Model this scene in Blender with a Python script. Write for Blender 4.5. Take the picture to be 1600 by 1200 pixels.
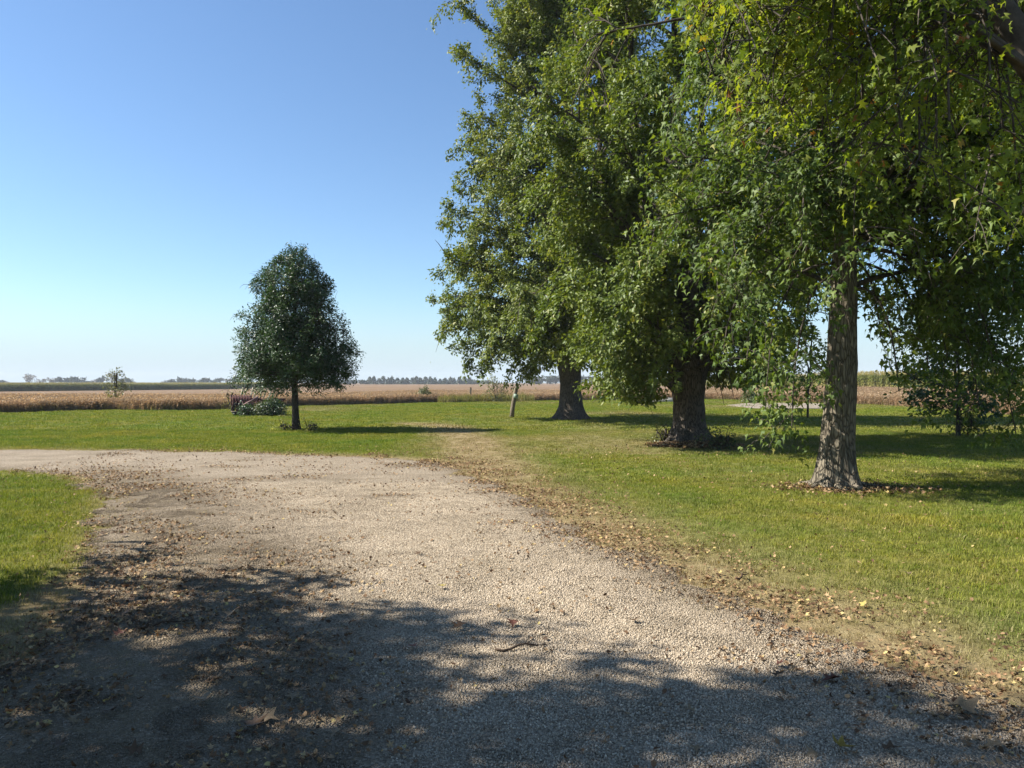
import bpy, math, random
import numpy as np
from math import radians, sin, cos, pi
S = bpy.context.scene
COL = S.collection
for o in list(bpy.data.objects): bpy.data.objects.remove(o)
rng = np.random.default_rng(7)
random.seed(7)

# ------------------------------------------------------------------ camera, sky, sun, exposure
CAMH = 1.6
HAZE = .00028
cam = bpy.data.cameras.new('camera'); camo = bpy.data.objects.new('camera', cam); COL.objects.link(camo)
cam.sensor_width = 36; cam.lens = 36 * 1200 / 1600
camo.location = (0, 0, CAMH); camo.rotation_euler = (radians(90 - 0.1), 0, 0)
cam.clip_start = .05; cam.clip_end = 9000
S.camera = camo

SUN_EL = 42.0
SUN_AZ_DIR = (-1.0, 0.04)           # horizontal direction towards the sun (left)
w = bpy.data.worlds.new('World'); S.world = w; w.use_nodes = True
wn = w.node_tree; wn.nodes.clear()
sky = wn.nodes.new('ShaderNodeTexSky'); sky.sky_type = 'NISHITA'; sky.sun_disc = False
sky.sun_elevation = radians(SUN_EL); sky.sun_rotation = math.atan2(SUN_AZ_DIR[0], SUN_AZ_DIR[1])
sky.altitude = 0; sky.air_density = 1.0; sky.dust_density = 0.3; sky.ozone_density = 1.6
bg = wn.nodes.new('ShaderNodeBackground'); bg.inputs[1].default_value = 0.072
wo = wn.nodes.new('ShaderNodeOutputWorld')
tint = wn.nodes.new('ShaderNodeMix'); tint.data_type = 'RGBA'; tint.blend_type = 'MULTIPLY'; tint.inputs[0].default_value = 1; tint.inputs[7].default_value = (.755, .895, 1.02, 1)
wn.links.new(sky.outputs[0], tint.inputs[6])
wtc = wn.nodes.new('ShaderNodeTexCoord'); wsx = wn.nodes.new('ShaderNodeSeparateXYZ'); wn.links.new(wtc.outputs['Generated'], wsx.inputs[0])
wmr = wn.nodes.new('ShaderNodeMapRange'); wmr.interpolation_type = 'SMOOTHERSTEP'; wn.links.new(wsx.outputs['Z'], wmr.inputs[0])
wmr.inputs[1].default_value = -.02; wmr.inputs[2].default_value = .13; wmr.inputs[3].default_value = .9; wmr.inputs[4].default_value = 0
whz = wn.nodes.new('ShaderNodeMix'); whz.data_type = 'RGBA'; whz.inputs[7].default_value = (3.5, 4.4, 5.1, 1)      # pale air low on the horizon, the same all round
wn.links.new(wmr.outputs[0], whz.inputs[0]); wn.links.new(tint.outputs[2], whz.inputs[6])
wn.links.new(whz.outputs[2], bg.inputs[0]); wn.links.new(bg.outputs[0], wo.inputs[0])
sl = bpy.data.lights.new('sun', 'SUN'); slo = bpy.data.objects.new('sun', sl); COL.objects.link(slo)
sl.energy = 5.0; sl.angle = radians(0.55); sl.color = (1, .945, .86)
h = math.hypot(*SUN_AZ_DIR)
import mathutils
sd = mathutils.Vector((SUN_AZ_DIR[0] / h * cos(radians(SUN_EL)), SUN_AZ_DIR[1] / h * cos(radians(SUN_EL)), sin(radians(SUN_EL))))
slo.rotation_euler = sd.to_track_quat('Z', 'Y').to_euler(); slo.location = (-20, 0, 30)
S.view_settings.view_transform = 'Standard'; S.view_settings.look = 'None'
S.view_settings.exposure = 1.27; S.view_settings.gamma = 1.0; S.view_settings.use_curve_mapping = False
S.render.engine = 'CYCLES'
S.cycles.use_adaptive_sampling = False
S.cycles.max_bounces = 6; S.cycles.diffuse_bounces = 3; S.cycles.glossy_bounces = 2
S.cycles.transmission_bounces = 3; S.cycles.transparent_max_bounces = 4; S.cycles.volume_bounces = 0
S.cycles.use_denoising = True; S.cycles.denoiser = 'OPENIMAGEDENOISE'; S.cycles.denoising_input_passes = 'RGB_ALBEDO_NORMAL'; S.cycles.denoising_prefilter = 'ACCURATE'
S.cycles.sample_clamp_indirect = 4.0

# ------------------------------------------------------------------ helpers
FPX, CX, CYP = 1200.0, 800.0, 598.0
def g(px, py):
    """ground point below a picture point, for laying the plan out in metres"""
    d = CAMH * FPX / (py - CYP); return np.array([(px - CX) / FPX * d, d])
def sstep(a, b, x):
    t = np.clip((np.asarray(x, float) - a) / (b - a), 0, 1); return t * t * (3 - 2 * t)
def hash2(ix, iy, seed):
    n = (ix.astype(np.int64) * 374761393 + iy.astype(np.int64) * 668265263 + seed * 974711) & 0x7fffffff
    n = ((n ^ (n >> 13)) * 1274126177) & 0x7fffffff
    n = (n ^ (n >> 16)) & 0xffff
    return n / 65535.0
def vnoise(x, y, seed=0):
    x = np.asarray(x, float); y = np.asarray(y, float)
    ix = np.floor(x); iy = np.floor(y); fx = x - ix; fy = y - iy
    fx = fx * fx * (3 - 2 * fx); fy = fy * fy * (3 - 2 * fy)
    a = hash2(ix, iy, seed); b = hash2(ix + 1, iy, seed); c = hash2(ix, iy + 1, seed); d = hash2(ix + 1, iy + 1, seed)
    return (a * (1 - fx) + b * fx) * (1 - fy) + (c * (1 - fx) + d * fx) * fy
def vnoise3(P, sc, seed=0):
    x, y, z = (np.asarray(P, float) / sc).T; iz = np.floor(z); f = z - iz; f = f * f * (3 - 2 * f); iz = iz.astype(np.int64)
    return vnoise(x, y, seed + iz * 7) * (1 - f) + vnoise(x, y, seed + (iz + 1) * 7) * f
def fbm(x, y, seed=0, o=4):
    s = 0; a = .5; t = 0
    for k in range(o):
        s = s + a * vnoise(np.asarray(x) * 2 ** k, np.asarray(y) * 2 ** k, seed + k * 17); t += a; a *= .5
    return s / t
def nrm(v):
    v = np.asarray(v, float); return v / (np.linalg.norm(v, axis=-1, keepdims=True) + 1e-9)
def sdist(P, poly):
    """signed distance to a closed polygon, positive inside"""
    P = np.asarray(P, float); poly = np.asarray(poly, float)
    d2 = np.full(len(P), 1e18); ins = np.zeros(len(P), bool)
    for a, b in zip(poly, np.roll(poly, -1, 0)):
        e = b - a; w_ = P - a
        t = np.clip((w_ @ e) / (e @ e + 1e-12), 0, 1)
        q = w_ - t[:, None] * e
        d2 = np.minimum(d2, (q * q).sum(1))
        c = (a[1] > P[:, 1]) != (b[1] > P[:, 1])
        xx = a[0] + (P[:, 1] - a[1]) * e[0] / (e[1] if abs(e[1]) > 1e-9 else 1e-9)
        ins ^= c & (P[:, 0] < xx)
    return np.where(ins, 1, -1) * np.sqrt(d2)
def ldist(P, line):
    P = np.asarray(P, float); line = np.asarray(line, float); d2 = np.full(len(P), 1e18)
    for a, b in zip(line[:-1], line[1:]):
        e = b - a; w_ = P - a; t = np.clip((w_ @ e) / (e @ e + 1e-12), 0, 1); q = w_ - t[:, None] * e
        d2 = np.minimum(d2, (q * q).sum(1))
    return np.sqrt(d2)

def tag(o, label=None, cat=None, group=None, kind=None):
    if label: o['label'] = label
    if cat: o['category'] = cat
    if group: o['group'] = group
    if kind: o['kind'] = kind
    return o
def empty(name, loc):
    o = bpy.data.objects.new(name, None); o.empty_display_size = .3; o.location = loc; COL.objects.link(o); return o
def mesh_from(name, V, F, mat=None, attrs=None, smooth=False):
    """V (n,3); F: array (m,k) or list of such arrays"""
    me = bpy.data.meshes.new(name)
    Fs = F if isinstance(F, list) else [F]
    Fs = [np.asarray(f, np.int32) for f in Fs if len(f)]
    V = np.asarray(V, np.float32)
    me.vertices.add(len(V)); me.vertices.foreach_set('co', V.ravel())
    tot = np.concatenate([np.full(len(f), f.shape[1], np.int32) for f in Fs])
    st = np.concatenate([[0], np.cumsum(tot)[:-1]]).astype(np.int32)
    idx = np.concatenate([f.ravel() for f in Fs])
    me.loops.add(len(idx)); me.loops.foreach_set('vertex_index', idx)
    me.polygons.add(len(tot)); me.polygons.foreach_set('loop_start', st)
    try: me.polygons.foreach_set('loop_total', tot)
    except Exception: pass
    if smooth: me.polygons.foreach_set('use_smooth', np.ones(len(tot), bool))
    me.update(calc_edges=True)
    for k, v in (attrs or {}).items():
        a = me.attributes.new(k, 'FLOAT', 'POINT'); a.data.foreach_set('value', np.asarray(v, np.float32))
    if mat: me.materials.append(mat)
    return me
def link(name, me, parent=None, loc=None):
    o = bpy.data.objects.new(name, me); COL.objects.link(o)
    if parent is not None: o.parent = parent
    if loc is not None: o.location = loc
    return o

class MB:
    """collects boxes, tubes and leaves of ONE part"""
    def __init__(s): s.V = []; s.F = {}; s.n = 0; s.A = []
    def add(s, V, F, a=0.5):
        V = np.asarray(V, float); F = np.asarray(F, np.int64)
        s.V.append(V); s.F.setdefault(F.shape[1], []).append(F + s.n); s.n += len(V)
        s.A.append(np.broadcast_to(np.asarray(a, float), (len(V),)))
    def tube(s, P, R, k=6, a=.5, cap=True):
        P = np.asarray(P, float); R = np.broadcast_to(np.asarray(R, float), (len(P),))
        T = nrm(np.gradient(P, axis=0))
        ref = np.array([0, 0, 1.]) if abs(T[0][2]) < .8 else np.array([1., 0, 0])
        U = nrm(np.cross(T, ref)); W = np.cross(T, U)
        th = np.arange(k) / k * 2 * pi
        V = P[:, None] + R[:, None, None] * (U[:, None] * np.cos(th)[None, :, None] + W[:, None] * np.sin(th)[None, :, None])
        n = len(P); i = np.arange(n - 1)[:, None] * k; j = np.arange(k)[None]; j2 = (j + 1) % k
        F = np.stack([i + j, i + j2, i + k + j2, i + k + j], -1).reshape(-1, 4)
        s.add(V.reshape(-1, 3), F, a)
        if cap and k in (4, 5, 6, 8):
            s.F.setdefault(k, []).append((np.arange(k)[::-1] + s.n - n * k)[None]); s.F[k].append((np.arange(k) + s.n - k)[None])
    def box(s, c, d, rot=None, a=.5):
        V = np.array([[x, y, z] for x in (-.5, .5) for y in (-.5, .5) for z in (-.5, .5)]) * np.asarray(d)
        if rot is not None: V = V @ np.array(mathutils.Euler(rot).to_matrix()).T
        s.add(V + np.asarray(c), [[0, 1, 3, 2], [4, 6, 7, 5], [0, 4, 5, 1], [2, 3, 7, 6], [0, 2, 6, 4], [1, 5, 7, 3]], a)
    def mesh(s, name, mat, smooth=False):
        return mesh_from(name, np.concatenate(s.V), [np.concatenate(f) for f in s.F.values()], mat, {'rnd': np.concatenate(s.A)}, smooth)
    def build(s, name, mat, parent=None, smooth=False, loc=None):
        return link(name, s.mesh(name, mat, smooth), parent, loc)

# ------------------------------------------------------------------ materials
def K(stops, k=.81):
    return [(p, tuple(k * x for x in c)) for p, c in stops]
def K3(c, k=.81): return tuple(k * x for x in c)
def newmat(name):
    m = bpy.data.materials.new(name); m.use_nodes = True; nt = m.node_tree; nt.nodes.clear()
    out = nt.nodes.new('ShaderNodeOutputMaterial'); return m, nt, out
def N(nt, t, **kw):
    n = nt.nodes.new('ShaderNode' + t)
    for k, v in kw.items():
        if k.startswith('i_'): n.inputs[k[2:].replace('_', ' ')].default_value = v
        else: setattr(n, k, v)
    return n
def ramp(nt, fac, stops, interp='LINEAR'):
    r = N(nt, 'ValToRGB'); cr = r.color_ramp; cr.interpolation = interp
    while len(cr.elements) < len(stops): cr.elements.new(.5)
    for e, (p, c) in zip(cr.elements, stops):
        e.position = p; e.color = (*c, 1) if len(c) == 3 else c
    if fac is not None: nt.links.new(fac, r.inputs[0])
    return r.outputs[0]
def mix(nt, fac, a, b, mode='MIX'):
    m = N(nt, 'Mix', data_type='RGBA', blend_type=mode)
    for sock, v in ((m.inputs[0], fac), (m.inputs[6], a), (m.inputs[7], b)):
        if isinstance(v, (int, float)): sock.default_value = v
        elif isinstance(v, tuple): sock.default_value = (*v, 1)
        else: nt.links.new(v, sock)
    return m.outputs[2]
def math_(nt, op, a, b=None, c=None, clamp=False):
    m = N(nt, 'Math', operation=op); m.use_clamp = clamp
    for i, v in enumerate((a, b, c)):
        if v is None: continue
        if isinstance(v, (int, float)): m.inputs[i].default_value = v
        else: nt.links.new(v, m.inputs[i])
    return m.outputs[0]
def noise(nt, scale, detail=4, rough=.55, vec=None, dim='3D'):
    n = N(nt, 'TexNoise', noise_dimensions=dim); n.inputs['Scale'].default_value = scale
    n.inputs['Detail'].default_value = detail; n.inputs['Roughness'].default_value = rough
    if vec is not None: nt.links.new(vec, n.inputs['Vector'])
    return n.outputs['Fac']
def wpos(nt): return N(nt, 'NewGeometry').outputs['Position']
def attr(nt, name, inst=False):
    a = N(nt, 'Attribute', attribute_name=name)
    if inst: a.attribute_type = 'INSTANCER'
    return a.outputs['Fac']
def principled(nt, out, col, rough=.8, spec=.3, bump=None, bstr=.5, bdist=.02, metal=0):
    p = N(nt, 'BsdfPrincipled'); p.inputs['Roughness'].default_value = rough; p.inputs['Specular IOR Level'].default_value = spec
    p.inputs['Metallic'].default_value = metal
    if isinstance(col, tuple): p.inputs['Base Color'].default_value = (*col, 1)
    else: nt.links.new(col, p.inputs['Base Color'])
    if bump is not None:
        b = N(nt, 'Bump'); b.inputs['Strength'].default_value = bstr; b.inputs['Distance'].default_value = bdist
        nt.links.new(bump, b.inputs['Height']); nt.links.new(b.outputs[0], p.inputs['Normal'])
    nt.links.new(p.outputs[0], out.inputs['Surface'])
    return p

def leaf_mat(name, stops, trans=.35, tcol=(1.5, 1.45, .5), rough=.42, spec=.45, inst=False):
    m, nt, out = newmat(name)
    stops = K(stops, 1.0)
    c = ramp(nt, N(nt, 'ObjectInfo').outputs['Random'] if inst == 'obj' else attr(nt, 'rnd'), stops)
    n = noise(nt, 1.1, 2, .5, wpos(nt))
    c = mix(nt, 1.0, c, ramp(nt, n, [(.3, (.82, .86, .82)), (.7, (1.18, 1.14, 1.1))]), 'MULTIPLY')
    p = N(nt, 'BsdfPrincipled'); p.inputs['Roughness'].default_value = rough; p.inputs['Specular IOR Level'].default_value = spec
    nt.links.new(c, p.inputs['Base Color'])
    t = N(nt, 'BsdfTranslucent'); nt.links.new(mix(nt, 1.0, c, tcol, 'MULTIPLY'), t.inputs['Color'])
    ms = N(nt, 'MixShader'); ms.inputs[0].default_value = trans
    nt.links.new(p.outputs[0], ms.inputs[1]); nt.links.new(t.outputs[0], ms.inputs[2]); nt.links.new(ms.outputs[0], out.inputs['Surface'])
    return m

def bark_mat(name, light, dark, scale=1.0):
    light, dark = K3(light), K3(dark)
    m, nt, out = newmat(name)
    tc = N(nt, 'TexCoord').outputs['Object']
    mp = N(nt, 'Mapping'); mp.inputs['Scale'].default_value = (1, 1, .19); nt.links.new(tc, mp.inputs[0])
    wv = N(nt, 'TexNoise'); wv.inputs['Scale'].default_value = 5 * scale; nt.links.new(mp.outputs[0], wv.inputs['Vector'])
    ad = N(nt, 'VectorMath', operation='MULTIPLY_ADD'); ad.inputs[1].default_value = (.14,) * 3
    nt.links.new(wv.outputs['Color'], ad.inputs[0]); nt.links.new(mp.outputs[0], ad.inputs[2])
    vo = N(nt, 'TexVoronoi', feature='DISTANCE_TO_EDGE'); vo.inputs['Scale'].default_value = 24 * scale
    nt.links.new(ad.outputs[0], vo.inputs['Vector'])
    n2 = noise(nt, 40 * scale, 5, .65, mp.outputs[0]); n3 = noise(nt, 2.2, 3, .5, tc)
    fis = math_(nt, 'MULTIPLY', vo.outputs['Distance'], 5.5, clamp=True)
    hgt = math_(nt, 'ADD', fis, math_(nt, 'MULTIPLY', n2, .9))
    c = ramp(nt, math_(nt, 'MULTIPLY', hgt, .7), [(.2, dark), (.75, light), (1.2, tuple(min(1, x * 1.2) for x in light))])
    c = mix(nt, 1.0, c, ramp(nt, n3, [(.3, (.72, .74, .70)), (.7, (1.2, 1.17, 1.12))]), 'MULTIPLY')
    principled(nt, out, c, .9, .15, hgt, .9, .03)
    return m
def simple_mat(name, c1, c2, sc=8, rough=.8, spec=.25, bstr=.3, metal=0):
    c1, c2 = K3(c1), K3(c2)
    m, nt, out = newmat(name)
    n = noise(nt, sc, 5, .6, N(nt, 'TexCoord').outputs['Object'])
    principled(nt, out, ramp(nt, n, [(.35, c1), (.65, c2)]), rough, spec, n, bstr, .01, metal)
    return m
M = {}
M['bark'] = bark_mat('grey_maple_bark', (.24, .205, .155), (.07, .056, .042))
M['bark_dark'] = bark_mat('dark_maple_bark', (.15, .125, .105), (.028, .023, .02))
M['bark_pear'] = bark_mat('dark_pear_bark', (.09, .08, .07), (.03, .025, .02), 2)
M['limb_bark'] = simple_mat('dark_limb_bark', (.05, .042, .034), (.12, .10, .08), 9, .9, .1, .5)
M['leaf_a'] = leaf_mat('maple_leaf_far', [(0, (.045, .070, .015)), (.3, (.095, .132, .024)), (.75, (.165, .195, .042)), (1, (.27, .26, .08))], .28, (1.5, 1.45, .5), .5, .3)
M['leaf_b'] = leaf_mat('maple_leaf_mid', [(0, (.042, .070, .015)), (.3, (.088, .130, .024)), (.75, (.155, .192, .040)), (1, (.27, .26, .08))], .28, (1.5, 1.45, .5), .5, .3)
M['leaf_c'] = leaf_mat('maple_leaf_close', [(0, (.034, .064, .016)), (.4, (.080, .126, .024)), (.85, (.145, .19, .036)), (1, (.26, .24, .07))], .35, (1.5, 1.45, .5), .55, .3)
M['leaf_d'] = leaf_mat('maple_leaf_overhead', [(0, (.06, .10, .018)), (.4, (.12, .17, .026)), (.85, (.20, .225, .04)), (.97, (.22, .19, .04)), (1, (.26, .12, .04))], .5, (1.7, 1.6, .45), .6, .25)
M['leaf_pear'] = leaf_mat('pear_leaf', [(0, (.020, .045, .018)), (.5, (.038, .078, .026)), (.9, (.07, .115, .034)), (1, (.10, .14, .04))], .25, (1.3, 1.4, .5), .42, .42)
M['leaf_pale'] = leaf_mat('pale_weed_leaf', [(0, (.16, .17, .06)), (.5, (.26, .26, .11)), (1, (.40, .36, .2))], .4)
M['leaf_weed'] = leaf_mat('weed_leaf', [(0, (.03, .055, .018)), (.5, (.07, .10, .03)), (1, (.17, .16, .06))], .3)
M['leaf_yel'] = leaf_mat('yellowing_leaf', [(0, (.05, .07, .02)), (.5, (.13, .14, .045)), (1, (.26, .22, .09))], .3)
M['far_leaf'] = leaf_mat('far_tree_leaf', [(0, (.018, .032, .016)), (.5, (.035, .055, .025)), (1, (.06, .08, .035))], .15)
M['far_bare'] = leaf_mat('far_thin_tree_leaf', [(0, (.09, .085, .07)), (.5, (.13, .11, .09)), (1, (.17, .14, .11))], .15)

# ------------------------------------------------------------------ plan of the yard (metres, camera at origin looking along +y)
drive_poly = [(-30, 19.5), (-12.5, 18.35)] + [g(*p) for p in [(200, 704), (400, 708), (560, 714), (660, 720), (730, 738), (790, 772), (870, 818), (950, 862), (1050, 908), (1150, 955),
              (1260, 998), (1400, 1055), (1500, 1095), (1640, 1150)]] + [(2.5, 2.0), (3.2, -6), (-9, -6), (-7, 2.6), (-4.8, 3.9)] + \
             [g(*p) for p in [(-40, 1110), (80, 1010), (140, 915), (158, 840), (175, 790), (165, 765), (100, 742), (0, 733)]] + [(-12, 14.6), (-30, 15.6)]
drive_poly = np.array(drive_poly)
dirt_line = np.array([g(*p) for p in [(60, 748), (130, 744), (190, 752), (250, 800), (260, 870), (200, 960), (120, 1060), (60, 1190), (0, 1500)]])
track_line = np.array([g(*p) for p in [(775, 760), (760, 725), (735, 695), (700, 667), (640, 662)]])
def tz(x, y):
    x = np.asarray(x, float); y = np.asarray(y, float); d = np.maximum(y, 1); u = x / d
    return sstep(60, 130, d) * (.75 * sstep(.15, .45, u) - 1.0 * sstep(.1, .4, -u)) * (1 - sstep(250, 500, d))
EDGE = np.array([(-1200, 33), (-400, 38), (0, 41), (120, 44.5), (180, 46), (240, 44.5), (350, 46), (460, 53), (600, 58), (663, 62), (760, 66), (860, 69), (960, 71), (1060, 71),
                 (1100, 74), (1200, 68), (1300, 60), (1400, 53), (1480, 46), (1600, 37), (1900, 27), (2600, 19)], float)
def edge_d(u): return np.interp(np.asarray(u) * FPX + CX, EDGE[:, 0], EDGE[:, 1])
def zones(P):
    """inside-ness of the drive (m), dryness of the turf 0..1, dirt on the drive 0..1"""
    x, y = P[:, 0], P[:, 1]
    wob = (fbm(x * .9, y * .6, 3) - .5) * .9 + (fbm(x * 5, y * 3.5, 11) - .5) * .55
    sdv = sdist(P, drive_poly)
    ins = sdv + wob
    dry = np.exp(-(np.maximum(-sdv - .1, 0) / .85) ** 1.5) * (x > -3 - .12 * y) * sstep(19, 12, y) + np.exp(-np.maximum(-sdv, 0) / .3) * .75
    dry = np.maximum(dry, .95 * np.exp(-(ldist(P, track_line) / .95) ** 2))
    left = (x < -2.0) & (y < 17)
    dry = np.where((x < -4) & (y > 7) & (y < 15.5) & (sdv < -.25), dry * .35, dry)
    dry = np.maximum(dry, .85 * sstep(4.9, 3.9, y) * (x < 0))
    big = fbm(x * .16, y * .10, 23)
    dry = np.clip(dry + (fbm(x * 2.2, y * 1.6, 31) - .5) * .55 * sstep(.03, .4, dry) + .5 * sstep(.55, .75, big) * (y > 17), 0, 1)
    dry = np.clip(dry + (x > -3) * (y < 40) * (.02 + .26 * fbm(x * .7 + .35 * y, y * .25, 97)) * sstep(.3, -.3, sdv), 0, 1)
    dirt = np.exp(-(ldist(P, dirt_line) / .95) ** 2)
    dirt = np.maximum(dirt, 1.15 * sstep(-.5, -1.9, x + .30 * (y - 5)) * sstep(9.5, 6, y))
    dirt = np.maximum(dirt, np.exp(-np.maximum(sdv, 0) / .28) * .8)
    ripple = fbm(x * .55, y * 1.6, 51)
    dirt = np.clip(dirt * (.4 + 1.25 * fbm(x * 1.6, y * 1.4, 41)) + .45 * sstep(.60, .74, ripple) * (y > 8.5), 0, 1)
    return ins, dry, dirt

# ------------------------------------------------------------------ ground sheets
def axis_y():
    a = [-14.]
    while a[-1] < 5000: a.append(a[-1] + (1. if a[-1] < 0 else .3 if a[-1] < 12 else .3 + .013 * (a[-1] - 12) + .0006 * (a[-1] - 12) ** 1.6))
    return np.array(a)
def axis_x():
    a = [0.]
    while a[-1] < 5000: a.append(a[-1] + (.32 if a[-1] < 14 else .32 + .07 * (a[-1] - 14)))
    a = np.array(a); return np.concatenate([-a[:0:-1], a])
def gridmesh(xs, ys, keep=None):
    X, Y = np.meshgrid(xs, ys); n, m_ = X.shape
    i = np.arange(n - 1)[:, None] * m_ + np.arange(m_ - 1)[None]
    F = np.stack([i, i + 1, i + m_ + 1, i + m_], -1).reshape(-1, 4)
    return np.stack([X.ravel(), Y.ravel()], 1), F

def ground_mat():
    m, nt, out = newmat('lawn_turf'); P = wpos(nt)
    n1 = noise(nt, .35, 4, .6, P); n2 = noise(nt, 5, 5, .65, P); n3 = noise(nt, 60, 4, .7, P)
    green = ramp(nt, n2, K([(.3, (.10, .13, .02)), (.55, (.16, .18, .03)), (.75, (.23, .22, .05))]))
    green = mix(nt, 1.0, green, ramp(nt, n1, [(.3, (.72, .92, .7)), (.7, (1.3, 1.06, 1.3))]), 'MULTIPLY')
    dryc = ramp(nt, n2, K([(.3, (.19, .135, .07)), (.55, (.32, .245, .13)), (.75, (.42, .34, .2))]))
    c = mix(nt, attr(nt, 'dry'), green, dryc)
    c = mix(nt, 1.0, c, ramp(nt, n3, [(.3, (.6, .6, .6)), (.7, (1.35, 1.35, 1.3))]), 'MULTIPLY')
    principled(nt, out, c, .95, .1, n3, .7, .03); return m
def gravel_mat():
    m, nt, out = newmat('limestone_gravel'); P = wpos(nt)
    v = N(nt, 'TexVoronoi'); v.inputs['Scale'].default_value = 75; nt.links.new(P, v.inputs['Vector'])
    v2 = N(nt, 'TexVoronoi'); v2.inputs['Scale'].default_value = 24; nt.links.new(P, v2.inputs['Vector'])
    hs = N(nt, 'SeparateColor'); nt.links.new(v.outputs['Color'], hs.inputs[0])
    c = ramp(nt, hs.outputs[0], K([(0, (.27, .22, .155)), (.5, (.45, .37, .275)), (1, (.60, .51, .39))]))
    n = noise(nt, 1.3, 5, .65, P); n2 = noise(nt, 9, 5, .7, P)
    c = mix(nt, 1.0, c, ramp(nt, n, [(.3, (.82, .8, .76)), (.7, (1.12, 1.1, 1.08))]), 'MULTIPLY')
    dcol = ramp(nt, n2, K([(.3, (.12, .086, .05)), (.52, (.225, .172, .105)), (.72, (.34, .275, .18))]))
    df = math_(nt, 'MULTIPLY', attr(nt, 'dirt'), math_(nt, 'MULTIPLY', math_(nt, 'SUBTRACT', n2, .28), 3.4), clamp=True)
    c = mix(nt, df, c, dcol)
    hgt = math_(nt, 'ADD', math_(nt, 'MULTIPLY', v.outputs['Distance'], -1.0), math_(nt, 'MULTIPLY', v2.outputs['Distance'], -.8))
    principled(nt, out, c, .93, .15, hgt, 1.0, .03); return m

XY, F = gridmesh(axis_x(), axis_y())
near = (np.abs(XY[:, 0]) < 60) & (XY[:, 1] < 90)
dryv = np.zeros(len(XY)); _, d_, _ = zones(XY[near]); dryv[near] = d_
Z = tz(XY[:, 0], XY[:, 1])
ground = link('ground', mesh_from('ground', np.c_[XY, Z], F, ground_mat(), {'dry': dryv}, True)); tag(ground, kind='structure', label='mown lawn and ground running out to the horizon')

ys = [-6.]
while ys[-1] < 21: ys.append(ys[-1] + max(.035, .0065 * abs(ys[-1])))
XY, F = gridmesh(np.arange(-30, 6, .075), np.array(ys))
ins, _, dirt = zones(XY)
k = ins[F].mean(1) > 0
bumpz = .012 + .05 * sstep(0, .8, ins) * .3 + .02 * (fbm(XY[:, 0] * 1.2, XY[:, 1] * 1.2, 71) - .5) + .012 * (fbm(XY[:, 0] * 6, XY[:, 1] * 6, 77) - .5)
bumpz = np.where(ins < .08, .004, bumpz)
F = F[k]; used = np.unique(F); remap = -np.ones(len(XY), np.int64); remap[used] = np.arange(len(used))
drive = link('gravel_drive', mesh_from('gravel_drive', np.c_[XY, bumpz][used], remap[F], gravel_mat(), {'dirt': dirt[used]}, True))
tag(drive, kind='structure', label='pale limestone gravel drive curving away to the left')

# pads beyond the trees
def pad(name, corners, z, hh, mat_, label):
    c = np.array(corners); n = len(c); zz = tz(c[:, 0], c[:, 1])
    V = np.r_[np.c_[c, zz + z], np.c_[c, zz + z + hh]]
    mb = MB(); mb.add(V, [[i, (i + 1) % n, n + (i + 1) % n, n + i] for i in range(n)]); mb.add(V[n:], [list(range(n))])
    return tag(mb.build(name, mat_), label, kind='structure')
M['padmat'] = simple_mat('pale_gravel_pad', (.24, .19, .145), (.35, .29, .225), 3)
pad('gravel_pad', [g(1135, 634), g(1180, 639), g(1300, 639.5), g(1335, 637.5), g(1335, 632.5), g(1230, 630.5), g(1165, 631)], .01, .04, M['padmat'], 'pale gravel pad at the edge of the field behind the trees')
M['slabmat'] = simple_mat('white_concrete', (.38, .36, .33), (.52, .50, .46), 3)
sx, sy = g(1040, 628)
slab = MB(); slab.box((0, 0, .14), (2.4, 1.6, .28), (0, 0, .05)); slab.box((0, 0, .30), (2.5, 1.7, .04), (0, 0, .05))
tag(slab.build('concrete_slab', M['slabmat'], loc=(sx, sy, 0)), 'low white concrete slab by the field behind the thickest trunk', 'slab')

# ------------------------------------------------------------------ leaf and tree builder
_h = [(0, 0), (.02, .44), (.24, .13), (.52, .52), (.58, .11), (1, 0)]
MAPLE_V = np.array([(.3, 0)] + _h + [(x, -y) for x, y in _h[-2:0:-1]])
MAPLE_V = np.c_[MAPLE_V, -.22 * (MAPLE_V[:, 0] - .3) ** 2 - .25 * MAPLE_V[:, 1] ** 2]
MAPLE_F = np.array([(0, i, i % 10 + 1) for i in range(1, 11)])
STAR_V = np.array([(.3, 0, .04), (0, 0, 0), (.28, .42, -.04), (.46, .13, 0), (1, 0, -.16), (.46, -.13, 0), (.28, -.42, -.04)])
STAR_F = np.array([(0, i, i % 6 + 1) for i in range(1, 7)])
KITE_V = np.array([(0, 0, 0), (.42, .27, .09), (1, 0, -.12), (.42, -.27, .09)]); KITE_F = np.array([(0, 2, 1), (0, 3, 2)])
OVAL_V = np.array([(0, 0, 0), (.3, .3, .05), (.7, .26, .03), (1, 0, -.1), (.7, -.26, .03), (.3, -.3, .05)]); OVAL_F = np.array([(0, 3, 2, 1), (0, 5, 4, 3)])
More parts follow.
